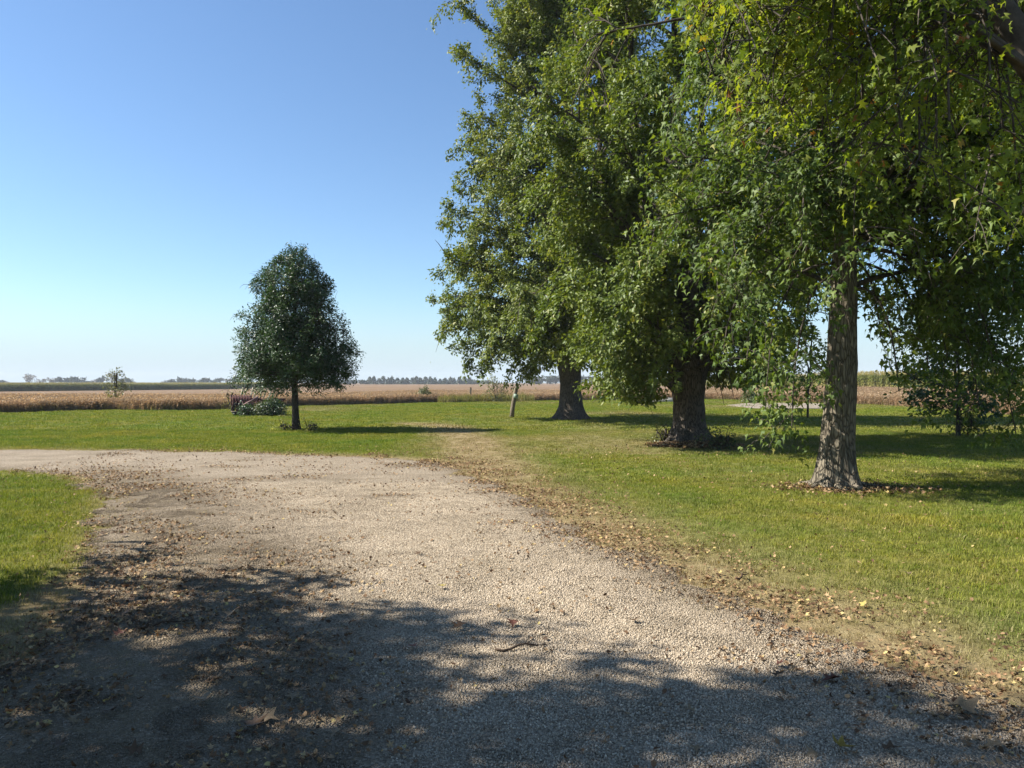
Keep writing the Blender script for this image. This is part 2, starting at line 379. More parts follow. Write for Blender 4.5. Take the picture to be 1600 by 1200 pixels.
def leaves(P, A, Nn, size, TV, TF, rnd, vary=None):
    A = nrm(A); B = nrm(np.cross(Nn, A)); C = np.cross(A, B)
    s = size[:, None, None]
    ty = TV[None, :, 1:2]; tz_ = TV[None, :, 2:3]
    if vary is not None:                     # each leaf its own width, fold and curl
        n_ = len(P); wf = vary.uniform(.55, 1.05, (n_, 1, 1)); cu = vary.uniform(-.9, .25, (n_, 1, 1)); fo = vary.uniform(-.5, .9, (n_, 1, 1))
        tz_ = tz_ + cu * TV[None, :, 0:1] ** 2 * .5 + fo * np.abs(ty) * .5; ty = ty * wf
    V = P[:, None] + s * (A[:, None] * TV[None, :, 0:1] + B[:, None] * ty + C[:, None] * tz_)
    n, k_ = len(P), len(TV)
    F = (np.arange(n)[:, None, None] * k_ + TF[None]).reshape(-1, TF.shape[1])
    return V.reshape(-1, 3), F, np.repeat(rnd, k_)
def bez(p0, p1, p2, n):
    t = np.linspace(0, 1, n)[:, None]; return (1 - t) ** 2 * p0 + 2 * t * (1 - t) * p1 + t * t * p2
UP = np.array([0, 0, 1.])

class Tree:
    def __init__(s, name, loc, seed, label, cat='tree', group=None, leaf=.1, lpt=14, sub_k=1.6, sub_len=(.22, .40), sub_max=2.0, twig=(.25, .55), twig_gap=.22, droop=.5, tube_min=.0):
        s.r = np.random.default_rng(seed); s.loc = np.array([*loc, float(tz(*loc))])
        s.root = tag(empty(name, s.loc), label, cat, group)
        s.leaf = leaf; s.lpt = lpt; s.sub_k = sub_k; s.sub_len = sub_len; s.sub_max = sub_max; s.twig = twig; s.twig_gap = twig_gap; s.droop = droop
        s.P = []; s.D = []; s.Nm = []; s.limbs = []; s.tube_min = tube_min
    def trunk(s, pts, radii, mat_, flare=.0, lobes=6, ridges=14, ridge=.05, k=40):
        """pts (n,3) local; fine rings with bark ridges and root flare"""
        pts = np.asarray(pts, float); t0 = np.linspace(0, 1, len(pts)); n = 60 if k > 20 else 16
        t = np.linspace(0, 1, n) ** 1.5
        P = np.stack([np.interp(t, t0, pts[:, i]) for i in range(3)], 1); R = np.interp(t, t0, radii)
        th = np.arange(k) / k * 2 * pi; ph = s.r.uniform(0, 6, 4)
        TH, ZZ = np.meshgrid(th, P[:, 2])
        fl = np.exp(-np.maximum(ZZ, 0) / .22)
        lob = .35 + .65 * np.clip(np.cos(lobes * TH / 1.0 + ph[0] + .4 * np.sin(TH * 2 + ph[1])), -.3, 1)
        rr = R[:, None] * (1 + flare * fl * lob + flare * .35 * np.exp(-np.maximum(ZZ, 0) / .6))
        wz = TH * ridges / (2 * pi) * 2 + 1.2 * vnoise(TH * 2, ZZ * 1.2, 5)
        rid = (np.abs((vnoise(wz, ZZ * 2.2, 9) - .5) * 2)) - .4 + .6 * (vnoise(np.cos(TH) * 2 + 5, np.sin(TH) * 2 + ZZ * 1.5, 3) - .5)
        rr = rr * (1 + ridge * rid)
        V = np.stack([P[:, 0:1] + rr * np.cos(TH), P[:, 1:2] + rr * np.sin(TH), np.broadcast_to(P[:, 2:3], TH.shape)], -1)
        V[0, :, 2] -= .12
        i = np.arange(n - 1)[:, None] * k; j = np.arange(k)[None]; j2 = (j + 1) % k
        F = np.stack([i + j, i + j2, i + k + j2, i + k + j], -1).reshape(-1, 4)
        link('trunk', mesh_from('trunk', V.reshape(-1, 3), F, mat_, None, True), s.root)
        s.bm = M['limb_bark']
    def twigs(s, mb, path, ln):
        """leafy twigs along one side branch"""
        r = s.r; n = max(2, int(ln / s.twig_gap)); pn = len(path)
        for q in range(n):
            t = (q + r.uniform(.2, 1)) / n; f = t * (pn - 1); i = min(int(f), pn - 2); b = path[i] + (path[i + 1] - path[i]) * (f - i)
            tg = nrm(path[i + 1] - path[i]); d = nrm(tg * .8 + r.normal(0, .6, 3) + np.array([0, 0, .1]))
            L = r.uniform(*s.twig); e = b + d * L - UP * L * s.droop * r.uniform(.3, 1.2)
            m_ = (b + e) / 2 + UP * L * .14
            if s.tube_min < .008: mb.tube(np.array([b, m_, e]), [.006, .005, .003], 3, cap=False)
            k_ = max(2, r.poisson(s.lpt * L / .4)); tt = r.uniform(.05, 1.05, k_)[:, None]
            pp = (1 - tt) ** 2 * b + 2 * tt * (1 - tt) * m_ + tt * tt * e + r.normal(0, .055 + .3 * s.leaf, (k_, 3))
            s.P.append(pp); s.D.append(np.broadcast_to(nrm(e - b), (k_, 3)))
            tn = nrm(UP * .9 + .45 * nrm(b * np.array([1, 1, 0])) + r.normal(0, .28, 3)); s.Nm.append(np.broadcast_to(tn, (k_, 3)))
    def limb(s, p0, p2, r0, lift=.25, t0=.18, sub_k=None, n=12, sublen=None, smax=None, p1=None):
        r = s.r; p0 = np.asarray(p0, float); p2 = np.asarray(p2, float); L = np.linalg.norm(p2 - p0)
        if p1 is None: p1 = p0 + (p2 - p0) * .5 + UP * L * lift
        path = bez(p0, np.asarray(p1, float), p2, n); path[1:] += np.cumsum(r.normal(0, .012 * L / n ** .5, (n - 1, 3)), 0)
        mb = MB(); mb.tube(path, np.linspace(r0, max(.008, r0 * .16), n), 7 if r0 > .03 else 5, cap=False)
        ns = max(3, int(L * (sub_k or s.sub_k))); sl_ = sublen or s.sub_len; sm = smax or s.sub_max
        for q in range(ns):
            t = t0 + (1 - t0) * (q + r.uniform(0, 1)) / ns; f = t * (n - 1); i = min(int(f), n - 2); b = path[i] + (path[i + 1] - path[i]) * (f - i)
            tg = nrm(path[i + 1] - path[i]); rv = r.normal(0, 1, 3); rv -= tg * (rv @ tg); rv = nrm(rv)
            d = nrm(tg * r.uniform(.2, .8) + rv * .9 + UP * .1)
            ln = min(sm, L * r.uniform(*sl_) * (1.2 - .55 * t) + .25)
            e = b + d * ln - UP * ln * s.droop * r.uniform(.2, .9); m_ = (b + e) / 2 + UP * ln * .12
            sp = bez(b, m_, e, 5); mb.tube(sp, np.linspace(max(.008, r0 * .3), .005, 5), 4, cap=False)
            s.twigs(mb, sp, ln)
        s.twigs(mb, path[int(n * .55):], L * .45)
        s.limbs.append(mb)
    def finish(s, lm, template='kite', parts=0, size_var=(.7, 1.25), axis_down=.7, keep=None, rnd_bias=None, crown='crown'):
        r = s.r
        for mb in s.limbs: mb.build('branch', s.bm, s.root, True)
        P = np.concatenate(s.P); D = np.concatenate(s.D); Nm = np.concatenate(s.Nm)
        if keep is not None:
            k_ = keep(P); P, D, Nm = P[k_], D[k_], Nm[k_]
        n = len(P)
        Nn = nrm(Nm + r.normal(0, .5, (n, 3)))
        A = .6 * D + r.normal(0, .5, (n, 3)) - UP * axis_down; A = nrm(A - .55 * (A * Nn).sum(1, keepdims=True) * Nn)
        sz = s.leaf * r.uniform(*size_var, n)
        cl = vnoise(P[:, 0] * 1.3 + 40, P[:, 2] * 1.3 + P[:, 1] * 1.1 + 80, 13)
        rnd = np.clip(.55 * r.random(n) + .5 * cl - .05 + (rnd_bias(P) if rnd_bias else 0), 0, 1)
        rnd = np.where(r.random(n) < .985, np.minimum(rnd, .96), 1.0)
        TV, TF = {'kite': (KITE_V, KITE_F), 'maple': (MAPLE_V, MAPLE_F), 'star': (STAR_V, STAR_F), 'oval': (OVAL_V, OVAL_F)}[template]
        if parts:
            W_ = P + s.loc
            in_v = (np.abs(W_[:, 0]) < .66 * W_[:, 1]) & (np.abs(W_[:, 2] - CAMH) < .49 * W_[:, 1]) & (W_[:, 1] > 1)
            idx = np.where(in_v)[0]; idx = idx[np.argsort(-(sz[idx] / W_[idx, 1]))][:parts]
            V, F, a = leaves(np.zeros((1, 3)), np.array([[1., 0, 0]]), np.array([[0, 0, 1.]]), np.ones(1), TV, TF, np.zeros(1))
            protos = []
            for q in range(8):
                V2, _, _ = leaves(np.zeros((1, 3)), np.array([[1., 0, 0]]), np.array([[0, 0, 1.]]), np.ones(1), TV, TF, np.zeros(1), r); protos.append(mesh_from('leaf', V2, F, lm, {'rnd': np.full(len(V), [.2, .35, .45, .55, .65, .75, .9, .98][q])}))
            B = nrm(np.cross(Nn, A)); C = np.cross(nrm(A), B)
            for i in idx:
                o = link('leaf', protos[min(7, int(rnd[i] * 8))], s.root)
                mt = mathutils.Matrix((A[i], B[i], C[i])).transposed()
                o.rotation_euler = mt.to_euler(); o.location = P[i]; o.scale = (sz[i],) * 3
            kk = np.ones(n, bool); kk[idx] = False; P, A, Nn, sz, rnd = P[kk], A[kk], Nn[kk], sz[kk], rnd[kk]
        V, F, a = leaves(P, A, Nn, sz, TV, TF, rnd, r if template in ('maple', 'star') else None)
        c = link(crown, mesh_from(crown, V, F, lm, {'rnd': a}), s.root)
        if parts: c['kind'] = 'stuff'
        return n

def clumps(P, sc, thr, seed):
    v = .65 * vnoise3(P, sc, seed) + .35 * vnoise3(P, sc * .42, seed + 50); return v > thr
def prof(tab):
    tab = np.array(tab, float); return lambda z: np.interp(z, tab[:, 0], tab[:, 1])
def maple(t, R, zlo, zhi, nl, leaders, asym=(0, 0), rise=(.35, .8), r_l=.07, lift=.22, power=1.0, az0=0.):
    """limbs from several leaders to targets spread over the crown's envelope R(z)"""
    r = t.r
    for q in range(nl):
        f = (q + r.uniform(.0, 1)) / nl; z = zlo + (zhi - zlo) * f ** power
        az = az0 + q * 2.39996 + r.uniform(-.35, .35)
        rad = R(z) * r.uniform(.72, 1.04) * (1 + asym[0] * cos(az - asym[1]))
        T = np.array([cos(az) * rad, sin(az) * rad, z])
        best = None
        for L in leaders:
            zs = np.clip(z - rad * r.uniform(*rise), L[0][2], L[-1][2])
            b = np.array([np.interp(zs, L[:, 2], L[:, i]) for i in range(3)])
            d = np.linalg.norm(b[:2] - T[:2]) + .15 * abs(b[2] - z)
            if best is None or d < best[0]: best = (d, b)
        t.limb(best[1], T, r_l * (.6 + .5 * rad / 4), lift * r.uniform(.5, 1.4))
def leader(t, p0, p2, r0, n=10, bow=.15):
    p0 = np.asarray(p0, float); p2 = np.asarray(p2, float); p1 = (p0 + p2) / 2 + np.array([(p2[0] - p0[0]), (p2[1] - p0[1]), 0]) * bow
    path = bez(p0, p1, p2, n); path[1:-1] += t.r.normal(0, .04, (n - 2, 3))
    mb = MB(); mb.tube(path, np.linspace(r0, .03, n), 10, cap=False); t.limbs.append(mb); return path

# --- the farthest of the three big maples (thick dark trunk)
t = Tree('maple_tree', (2.55, 33.5), 11, 'tall maple farthest back in the row, its crown forming the left outline against the sky', leaf=.15, lpt=40, sub_k=2.3, sub_max=2.2, twig_gap=.22, twig=(.3, .6), droop=.28, tube_min=.01)
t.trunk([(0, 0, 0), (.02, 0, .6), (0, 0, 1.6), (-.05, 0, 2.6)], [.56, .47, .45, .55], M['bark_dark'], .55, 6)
LD = [leader(t, (-.2, 0, 2.3), (-1.6, -.6, 15), .3), leader(t, (.25, 0, 2.3), (1.7, .3, 16), .3), leader(t, (0, .1, 2.3), (-.1, 1.2, 20), .33), leader(t, (0, -.15, 2.3), (-.3, -1.8, 13), .25)]
R1 = prof([(1.3, 3.2), (2.4, 4.6), (3.5, 5.4), (5.5, 5.9), (9, 5.3), (13.5, 4.25), (18, 3.1), (21, 1.8), (23, .4)])
maple(t, R1, 2.6, 22.6, 120, LD, power=1.0)
t.limb((-1, -.3, 14), (-5.2, -.6, 17.9), .07, .15, sub_k=1.2, sublen=(.12, .2))
t.limb((-1, -.3, 13), (-4.9, .6, 16.2), .06, .1, sub_k=1.2, sublen=(.12, .2))
n1 = t.finish(M['leaf_a'], axis_down=.3, keep=lambda P: clumps(P, 1.5, .36, 1) & ((P[:, 1] < 2.2) | (vnoise3(P, .11) > .55)) & ~((np.abs(P[:, 0]) < 1.2) & (P[:, 2] < 2.1)))

# --- the middle maple
t = Tree('maple_tree', (4.6, 19.9), 12, 'middle maple of the row with a stout dark forked trunk ringed by leaf litter', leaf=.122, lpt=44, sub_k=2.5, sub_max=1.8, twig_gap=.165, twig=(.28, .5), droop=.26, tube_min=.01)
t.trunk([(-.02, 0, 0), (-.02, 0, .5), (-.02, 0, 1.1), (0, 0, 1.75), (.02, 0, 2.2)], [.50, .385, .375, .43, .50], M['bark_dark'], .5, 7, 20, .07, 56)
LD = [leader(t, (-.22, -.08, 1.15), (-1.6, -.5, 10), .23, bow=.3), leader(t, (.17, 0, 1.9), (1.3, .1, 12), .26), leader(t, (-.05, .15, 1.7), (-.2, 1.2, 14), .25), leader(t, (0, -.18, 1.8), (-.1, -1.6, 9.5), .2)]
R2 = prof([(.9, 1.8), (1.8, 2.5), (2.7, 3.3), (4, 3.8), (7, 4.1), (10, 3.9), (13, 2.8), (15.5, 1.5), (17, .3)])
maple(t, R2, 1.6, 16.6, 110, LD, rise=(.3, .8))
for e in [(-2.1, -.9, 1.35), (-1.8, -1.2, 1.05), (-1.3, -1.6, 1.15), (-2.2, .3, 1.5), (1.2, -1.9, 1.35), (2.0, -1.0, 1.6), (-2.1, 1.4, 1.3)]:
    t.limb((e[0] * .15, e[1] * .15, 2.6), e, .035, .45, t0=.35)
n2 = t.finish(M['leaf_b'], axis_down=.3, keep=lambda P: clumps(P, 1.15, .35, 2) & ~((P[:, 0] > -.7) & (P[:, 0] < .65) & (P[:, 2] < 2.35 + .5 * (vnoise3(P, .4) - .5))) & ~((P[:, 0] > 0) & (P[:, 2] < 1.5)) & (P[:, 2] > 1.2 + .5 * (vnoise3(P, .5) - .5)) & ~((P[:, 0] > -.62) & (P[:, 0] < -.3) & (P[:, 1] < 0) & (P[:, 2] > 2.6) & (P[:, 2] < 4.3)))

# --- the nearest maple
t = Tree('maple_tree', (4.98, 11.75), 13, 'nearest maple of the row, slim straight grey trunk with flared roots', leaf=.112, lpt=30, sub_k=2.8, sub_max=1.3, twig_gap=.15, twig=(.22, .42), droop=.38)
t.trunk([(-.02, 0, 0), (.0, 0, .7), (.07, 0, 1.9), (.10, 0, 3.2), (.13, 0, 4.4)], [.265, .225, .215, .18, .15], M['bark'], .5, 5, 24, .095, 80)
LD = [leader(t, (.13, 0, 4.2), (.3, .2, 11.5), .14), leader(t, (.12, -.05, 3.9), (-.9, -.4, 9.5), .10), leader(t, (.14, .03, 3.8), (1.5, .3, 9.5), .11), leader(t, (.12, 0, 3.0), (.2, 0, 4.5), .11)]
for a_, L_, r_ in ((-1.9, .55, .06), (-1.35, .4, .08), (-.35, .9, .055), (.5, .6, .06), (2.7, .6, .06), (3.6, .5, .07), (1.6, .6, .06)):
    q_ = np.linspace(.18, .25 + L_, 9); mb = MB(); w_ = a_ + .25 * np.sin(q_ * 5 + a_)
    mb.tube(np.c_[q_ * np.cos(w_), q_ * np.sin(w_), .10 * np.exp(-(q_ - .18) / .16) + .012 - .05 * (q_ / (.25 + L_)) ** 3], np.linspace(r_, .018, 9), 8); mb.build('root', M['bark'], t.root, True)
R3 = prof([(2.4, 2.2), (3.2, 2.8), (5, 3.1), (8, 3.2), (10, 2.6), (12.5, .4)])
maple(t, R3, 3.1, 12.2, 78, LD, asym=(.12, 0), r_l=.05)
R3b = prof([(2.2, 3.2), (3.5, 4.2), (5, 4.2), (7, 3.6)])
maple(t, R3b, 2.7, 6.8, 0, LD)
for q in range(26):
    az = t.r.uniform(-1.1, 1.25); z = t.r.uniform(2.3, 6.6); rd = R3b(z) * t.r.uniform(.7, 1.05); b = LD[2][int(t.r.integers(0, 5))]
    t.limb((b[0], b[1], min(b[2], z + 1.4)), (cos(az) * rd, sin(az) * rd, z), .045, .16)
def drop(px, py, dy):
    y = 11.75 + dy; return ((px - CX) / FPX * y - 4.98, dy, CAMH - (py - CYP) / FPX * y)
for px, py, dy, zs in [(1195, 625, -.3, 3.4), (1165, 560, -.9, 3.6), (1232, 668, -.5, 3.2), (1130, 545, .4, 3.8), (1405, 612, -.6, 3.0), (1375, 540, .5, 3.4), (1480, 560, -.2, 3.6), (1530, 640, -.5, 3.7), (1590, 672, .2, 3.8), (1560, 590, -1.0, 3.8), (1500, 520, .6, 3.6), (1450, 575, 1.0, 3.4), (1640, 640, 0, 3.8), (1100, 420, -.8, 3.9)]:
    e = np.array(drop(px, py, dy)); st = np.array([.1, 0, zs]); 
    t.limb(st, e, .028, 0, t0=.4, sub_k=2.2, sublen=(.12, .22), p1=np.array([e[0] * .85, e[1] * .8, max(zs + .3, e[2] + 1.0)]))
n3 = t.finish(M['leaf_c'], 'star', axis_down=.45, size_var=(.55, 1.35), keep=lambda P: (clumps(P, .75, .30, 3)) & ~((np.abs(P[:, 0] - .08) < .30) & (P[:, 1] < .3) & (P[:, 2] < 3.5) & (vnoise3(P, .3) < .74)))

# --- the near maple on the right whose limb and leaves hang over the picture
t = Tree('maple_tree', (5.1, 5.4), 14, 'near maple outside the right edge, its bright leafy boughs hanging in at the top', leaf=.066, lpt=27, sub_k=3.8, sub_max=.85, twig_gap=.115, twig=(.18, .36), droop=.42)
t.trunk([(0, 0, 0), (-.02, 0, .7), (-.05, 0, 1.6), (-.1, 0, 2.4)], [.32, .26, .24, .2], M['bark'], .6, 5, 16, .08, 48)
big = bez(np.array([-.1, 0, 2.4]), np.array([-1.55, -.1, 3.55]), np.array([-2.6, .2, 6.0]), 10)
mb = MB(); mb.tube(big, np.linspace(.15, .08, 10), 12, cap=False); t.limbs.append(mb)
big2 = bez(np.array([-.1, 0, 2.3]), np.array([.1, .3, 5]), np.array([.2, .6, 8]), 8); mb = MB(); mb.tube(big2, np.linspace(.15, .04, 8), 10, cap=False); t.limbs.append(mb)
def near_pt(px, py, D): return np.array([(px - CX) / FPX * D - 5.1, D - 5.4, CAMH + (CYP - py) / FPX * D])
for px, py, D in [(1075, 60, 6.0), (1130, 95, 5.6), (1110, 15, 5.2), (1180, 120, 6.2), (1225, 165, 5.6), (1200, 60, 5.0), (1260, 30, 6.4), (1290, 200, 6.0), (1330, 110, 5.2), (1350, 230, 5.8), (1390, 60, 5.6), (1400, 190, 5.2), (1440, 130, 6.2),
                  (1450, 230, 5.6), (1490, 200, 5.0), (1510, 110, 6.0), (1540, 60, 6.6), (1560, 210, 5.8), (1590, 270, 6.2), (1590, 150, 6.8), (1620, 230, 5.5), (1500, 20, 5.3), (1300, 60, 5.0), (1420, 10, 6.2), (1150, 20, 6.6), (1340, 10, 6.8), (1240, 100, 6.6), (1380, 140, 6.8), (1470, 60, 5.0), (1430, 270, 5.3), (1590, 40, 5.4), (1550, 130, 5.1)]:
    e = near_pt(px, py, D); s0 = big[int(t.r.integers(4, 10))]
    t.limb(s0, e, .022, 0, t0=.35, sublen=(.16, .28), p1=np.array([e[0] * .8 + s0[0] * .2, e[1] * .8 + s0[1] * .2, max(e[2] + .9, s0[2] + .2)]))
for q in range(14):
    az = t.r.uniform(-1.9, 1.9); rad = t.r.uniform(1.2, 3.0); z = t.r.uniform(3.5, 8)
    t.limb(big2[int(t.r.integers(2, 8))], (cos(az) * rad + .2, sin(az) * rad * .8, z), .03, .2, sub_k=1.6, smax=1.0)
e = near_pt(935, 55, 6.2); t.limb(near_pt(1130, 20, 6.0), e, .014, .02, t0=.75, sublen=(.1, .2), sub_k=2)
n4 = t.finish(M['leaf_d'], 'maple', parts=300, axis_down=.6, size_var=(.5, 1.3), keep=lambda P: clumps(P, .42, .41, 4) & ~((P[:, 1] < .45) & (ldist(P[:, [0, 2]], big[3:, [0, 2]]) < .30)))

# --- the tree on the left, outside the frame, whose shade lies over the foreground
t = Tree('maple_tree', (-8.6, 2.55), 15, 'maple outside the left edge, its shade lying over the near end of the drive', leaf=.18, lpt=18, sub_k=2.2, sub_max=1.6, twig_gap=.24, twig=(.3, .6), droop=.5, tube_min=.01)
t.trunk([(0, 0, 0), (0, 0, .7), (0, 0, 1.6), (0, 0, 2.6)], [.42, .36, .34, .36], M['bark'], .5, 5, 16, .07, 40)
LD = [leader(t, (-.1, 0, 2.4), (-1.2, 0, 8), .18), leader(t, (.1, 0, 2.4), (.9, .2, 9), .18), leader(t, (0, .1, 2.4), (0, .4, 10.5), .2)]
R5 = prof([(2.4, 5.3), (3.2, 5.2), (5, 4.2), (6.9, 3.3), (8, 2.8), (8.7, 2.1), (9.7, 1.7), (11, 1.0), (12, .2)])
maple(t, R5, 2.6, 11.6, 92, LD)
n5 = t.finish(M['leaf_b'], keep=lambda P: clumps(P, 1.1, .38, 6))

# --- the lone tree on the lawn
t = Tree('pear_tree', (-7.3, 25.9), 21, 'small dark glossy egg shaped tree standing alone on the lawn left of the drive', leaf=.08, lpt=38, sub_k=3.6, sub_max=.75, twig_gap=.10, twig=(.18, .36), droop=.12)
t.trunk([(0.02, 0, 0), (.0, 0, .5), (-.02, 0, 1.1), (-.04, 0, 2.0)], [.13, .108, .105, .09], M['bark_pear'], .35, 5, 10, .03, 28)
LD = [leader(t, (-.04, 0, 1.9), (-.15, 0, 5.8), .08), leader(t, (-.03, 0, 1.4), (-.75, .1, 4.6), .05), leader(t, (-.03, 0, 1.5), (.7, -.1, 4.2), .05)]
R6 = prof([(1.2, 1.2), (1.7, 1.9), (2.4, 2.1), (3.2, 1.75), (4.2, 1.4), (5.0, 1.05), (5.6, .66), (6.0, .2)])
maple(t, R6, 1.45, 5.9, 100, LD, rise=(.5, 1.0), r_l=.022, lift=-.05, power=.85)
n6 = t.finish(M['leaf_pear'], 'kite', axis_down=.15, keep=lambda P: clumps(P, .5, .27, 8) & (np.hypot(P[:, 0] + .05, P[:, 1]) < R6(P[:, 2] + .05) * 1.08 + .24) & (P[:, 2] > 1.12 + .12 * vnoise3(P, .3)))
print('leaves', n1, n2, n3, n4, n5, n6)

# --- saplings and shrubs
def sapling(name, loc, seed, label, R, zlo, zhi, nl, leaf, trunk_r, lm, cat='sapling', stems=1, lpt=8, droop=.3, kind='oval', group=None):
    t = Tree(name, loc, seed, label, cat, leaf=leaf, lpt=lpt, sub_k=2.2, sub_max=.5, twig_gap=.2, twig=(.15, .35), droop=droop, tube_min=.01, group=group)
    t.trunk([(0, 0, 0), (.01, 0, zlo * .5), (0, .01, zlo + .1)], [trunk_r, trunk_r * .9, trunk_r * .8], M['bark_pear'], .2, 5, 6, .03, 14)
    LD = [leader(t, (0, 0, zlo * .6), (t.r.uniform(-.3, .3), t.r.uniform(-.3, .3), zhi * .92), trunk_r * .7) for q in range(stems)]
    maple(t, R, zlo, zhi, nl, LD, r_l=trunk_r * .3, rise=(.4, 1.0), lift=.05)
    t.finish(lm, kind, axis_down=.3); return t
x, y = g(1262, 652.5)
sapling('young_tree', (x, y), 31, 'thin young tree with several stems behind the nearest maple trunk', prof([(.9, .35), (1.5, .9), (2.5, 1.25), (3.6, .9), (4.2, .1)]), 1.0, 4.1, 26, .13, .05, M['leaf_c'], stems=3, lpt=9)
x, y = g(1497, 682)
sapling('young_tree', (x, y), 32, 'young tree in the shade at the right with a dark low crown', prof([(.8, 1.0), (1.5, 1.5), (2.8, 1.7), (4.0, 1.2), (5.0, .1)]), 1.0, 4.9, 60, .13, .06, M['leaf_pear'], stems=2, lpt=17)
x, y = g(1512, 681)
sapling('shrub', (x, y), 33, 'low dark shrub at the foot of the shaded young tree', prof([(.1, .3), (.35, .38), (.7, .1)]), .12, .66, 16, .08, .015, M['leaf_c'], 'shrub', stems=3, lpt=10)
x, y = g(181, 637)
sapling('young_tree', (x, y), 34, 'spindly yellowing young tree at the edge of the field on the left', prof([(.2, .25), (.8, .55), (1.5, .7), (2.0, .45), (2.5, .05)]), .3, 2.4, 22, .11, .025, M['leaf_yel'], stems=4, lpt=6)
x, y = g(663, 628.5)
sapling('shrub', (x, y), 35, 'small upright dark shrub at the field edge right of the lone tree', prof([(.1, .25), (.5, .42), (.9, .36), (1.15, .05)]), .12, 1.1, 20, .11, .02, M['leaf_weed'], 'shrub', stems=4, lpt=12)
x, y = g(957, 626)
sapling('shrub', (x, y), 36, 'feathery pale green shrub at the field edge between the two thick trunks', prof([(.1, .35), (.6, .6), (1.1, .4), (1.5, .05)]), .15, 1.4, 22, .12, .02, M['leaf_weed'], 'shrub', stems=4, lpt=9)
x, y = g(1175, 630)
sapling('shrub', (x, y), 37, 'dark little shrub at the far side of the gravel pad', prof([(.1, .4), (.4, .7), (.8, .4), (1.0, .05)]), .12, .95, 18, .12, .02, M['leaf_weed'], 'shrub', stems=4, lpt=12)
x, y = g(775, 628)
sapling('shrub', (x, y), 38, 'tall thin reddish weed bush in the field edge left of the leaning post', prof([(.1, .5), (.8, 1.1), (1.5, .8), (2.0, .1)]), .15, 1.9, 24, .11, .02, M['leaf_yel'], 'shrub', stems=5, lpt=7)

# ------------------------------------------------------------------ scatter by geometry nodes (uncountable ground cover)
def variants(name, meshes):
    c = bpy.data.collections.new(name)
    for i, me in enumerate(meshes):
        o = bpy.data.objects.new(name + '_piece', me); c.objects.link(o)
    return c
def scatter(name, pts, coll, scl, rot, nvar, label, attrs=None, kind='stuff'):
    n = len(pts); me = bpy.data.meshes.new(name); me.vertices.add(n); me.vertices.foreach_set('co', np.asarray(pts, np.float32).ravel())
    def at(nm, tp, v, f='value'):
        a = me.attributes.new(nm, tp, 'POINT'); a.data.foreach_set(f, v)
    s3 = np.asarray(scl, np.float32); s3 = np.repeat(s3[:, None], 3, 1) if s3.ndim == 1 else s3
    at('scl', 'FLOAT_VECTOR', s3.ravel(), 'vector'); at('rot', 'FLOAT_VECTOR', np.asarray(rot, np.float32).ravel(), 'vector')
    at('vidx', 'INT', rng.integers(0, nvar, n).astype(np.int32))
    for k_, v in (attrs or {}).items(): at(k_, 'FLOAT', np.asarray(v, np.float32))
    o = tag(link(name, me), label, kind=kind)
    ng = bpy.data.node_groups.new(name, 'GeometryNodeTree')
    ng.interface.new_socket('Geometry', in_out='INPUT', socket_type='NodeSocketGeometry'); ng.interface.new_socket('Geometry', in_out='OUTPUT', socket_type='NodeSocketGeometry')
    gi = ng.nodes.new('NodeGroupInput'); go = ng.nodes.new('NodeGroupOutput')
    ip = ng.nodes.new('GeometryNodeInstanceOnPoints'); ci = ng.nodes.new('GeometryNodeCollectionInfo')
    ci.inputs['Collection'].default_value = coll; ci.inputs['Separate Children'].default_value = True; ci.inputs['Reset Children'].default_value = True
    ip.inputs['Pick Instance'].default_value = True
    def na(nm, tp):
        a = ng.nodes.new('GeometryNodeInputNamedAttribute'); a.data_type = tp; a.inputs['Name'].default_value = nm; return a.outputs['Attribute']
    L = ng.links.new
    L(gi.outputs[0], ip.inputs['Points']); L(ci.outputs[0], ip.inputs['Instance']); L(na('vidx', 'INT'), ip.inputs['Instance Index'])
    L(na('rot', 'FLOAT_VECTOR'), ip.inputs['Rotation']); L(na('scl', 'FLOAT_VECTOR'), ip.inputs['Scale']); L(ip.outputs[0], go.inputs[0])
    md = o.modifiers.new('scatter', 'NODES'); md.node_group = ng
    return o
def rotz(n, tilt=0.): return np.c_[rng.normal(0, tilt, n) if tilt else np.zeros(n), rng.normal(0, tilt, n) if tilt else np.zeros(n), rng.uniform(0, 2 * pi, n)]
def jgrid(x0, x1, y0, y1, d):
    xs = np.arange(x0, x1, d); ys_ = np.arange(y0, y1, d); X, Y = np.meshgrid(xs, ys_)
    P = np.c_[X.ravel(), Y.ravel()]; return P + rng.uniform(-.5, .5, P.shape) * d * 1.1
def in_view(P, m=.4): return np.abs(P[:, 0]) < .69 * P[:, 1] + m

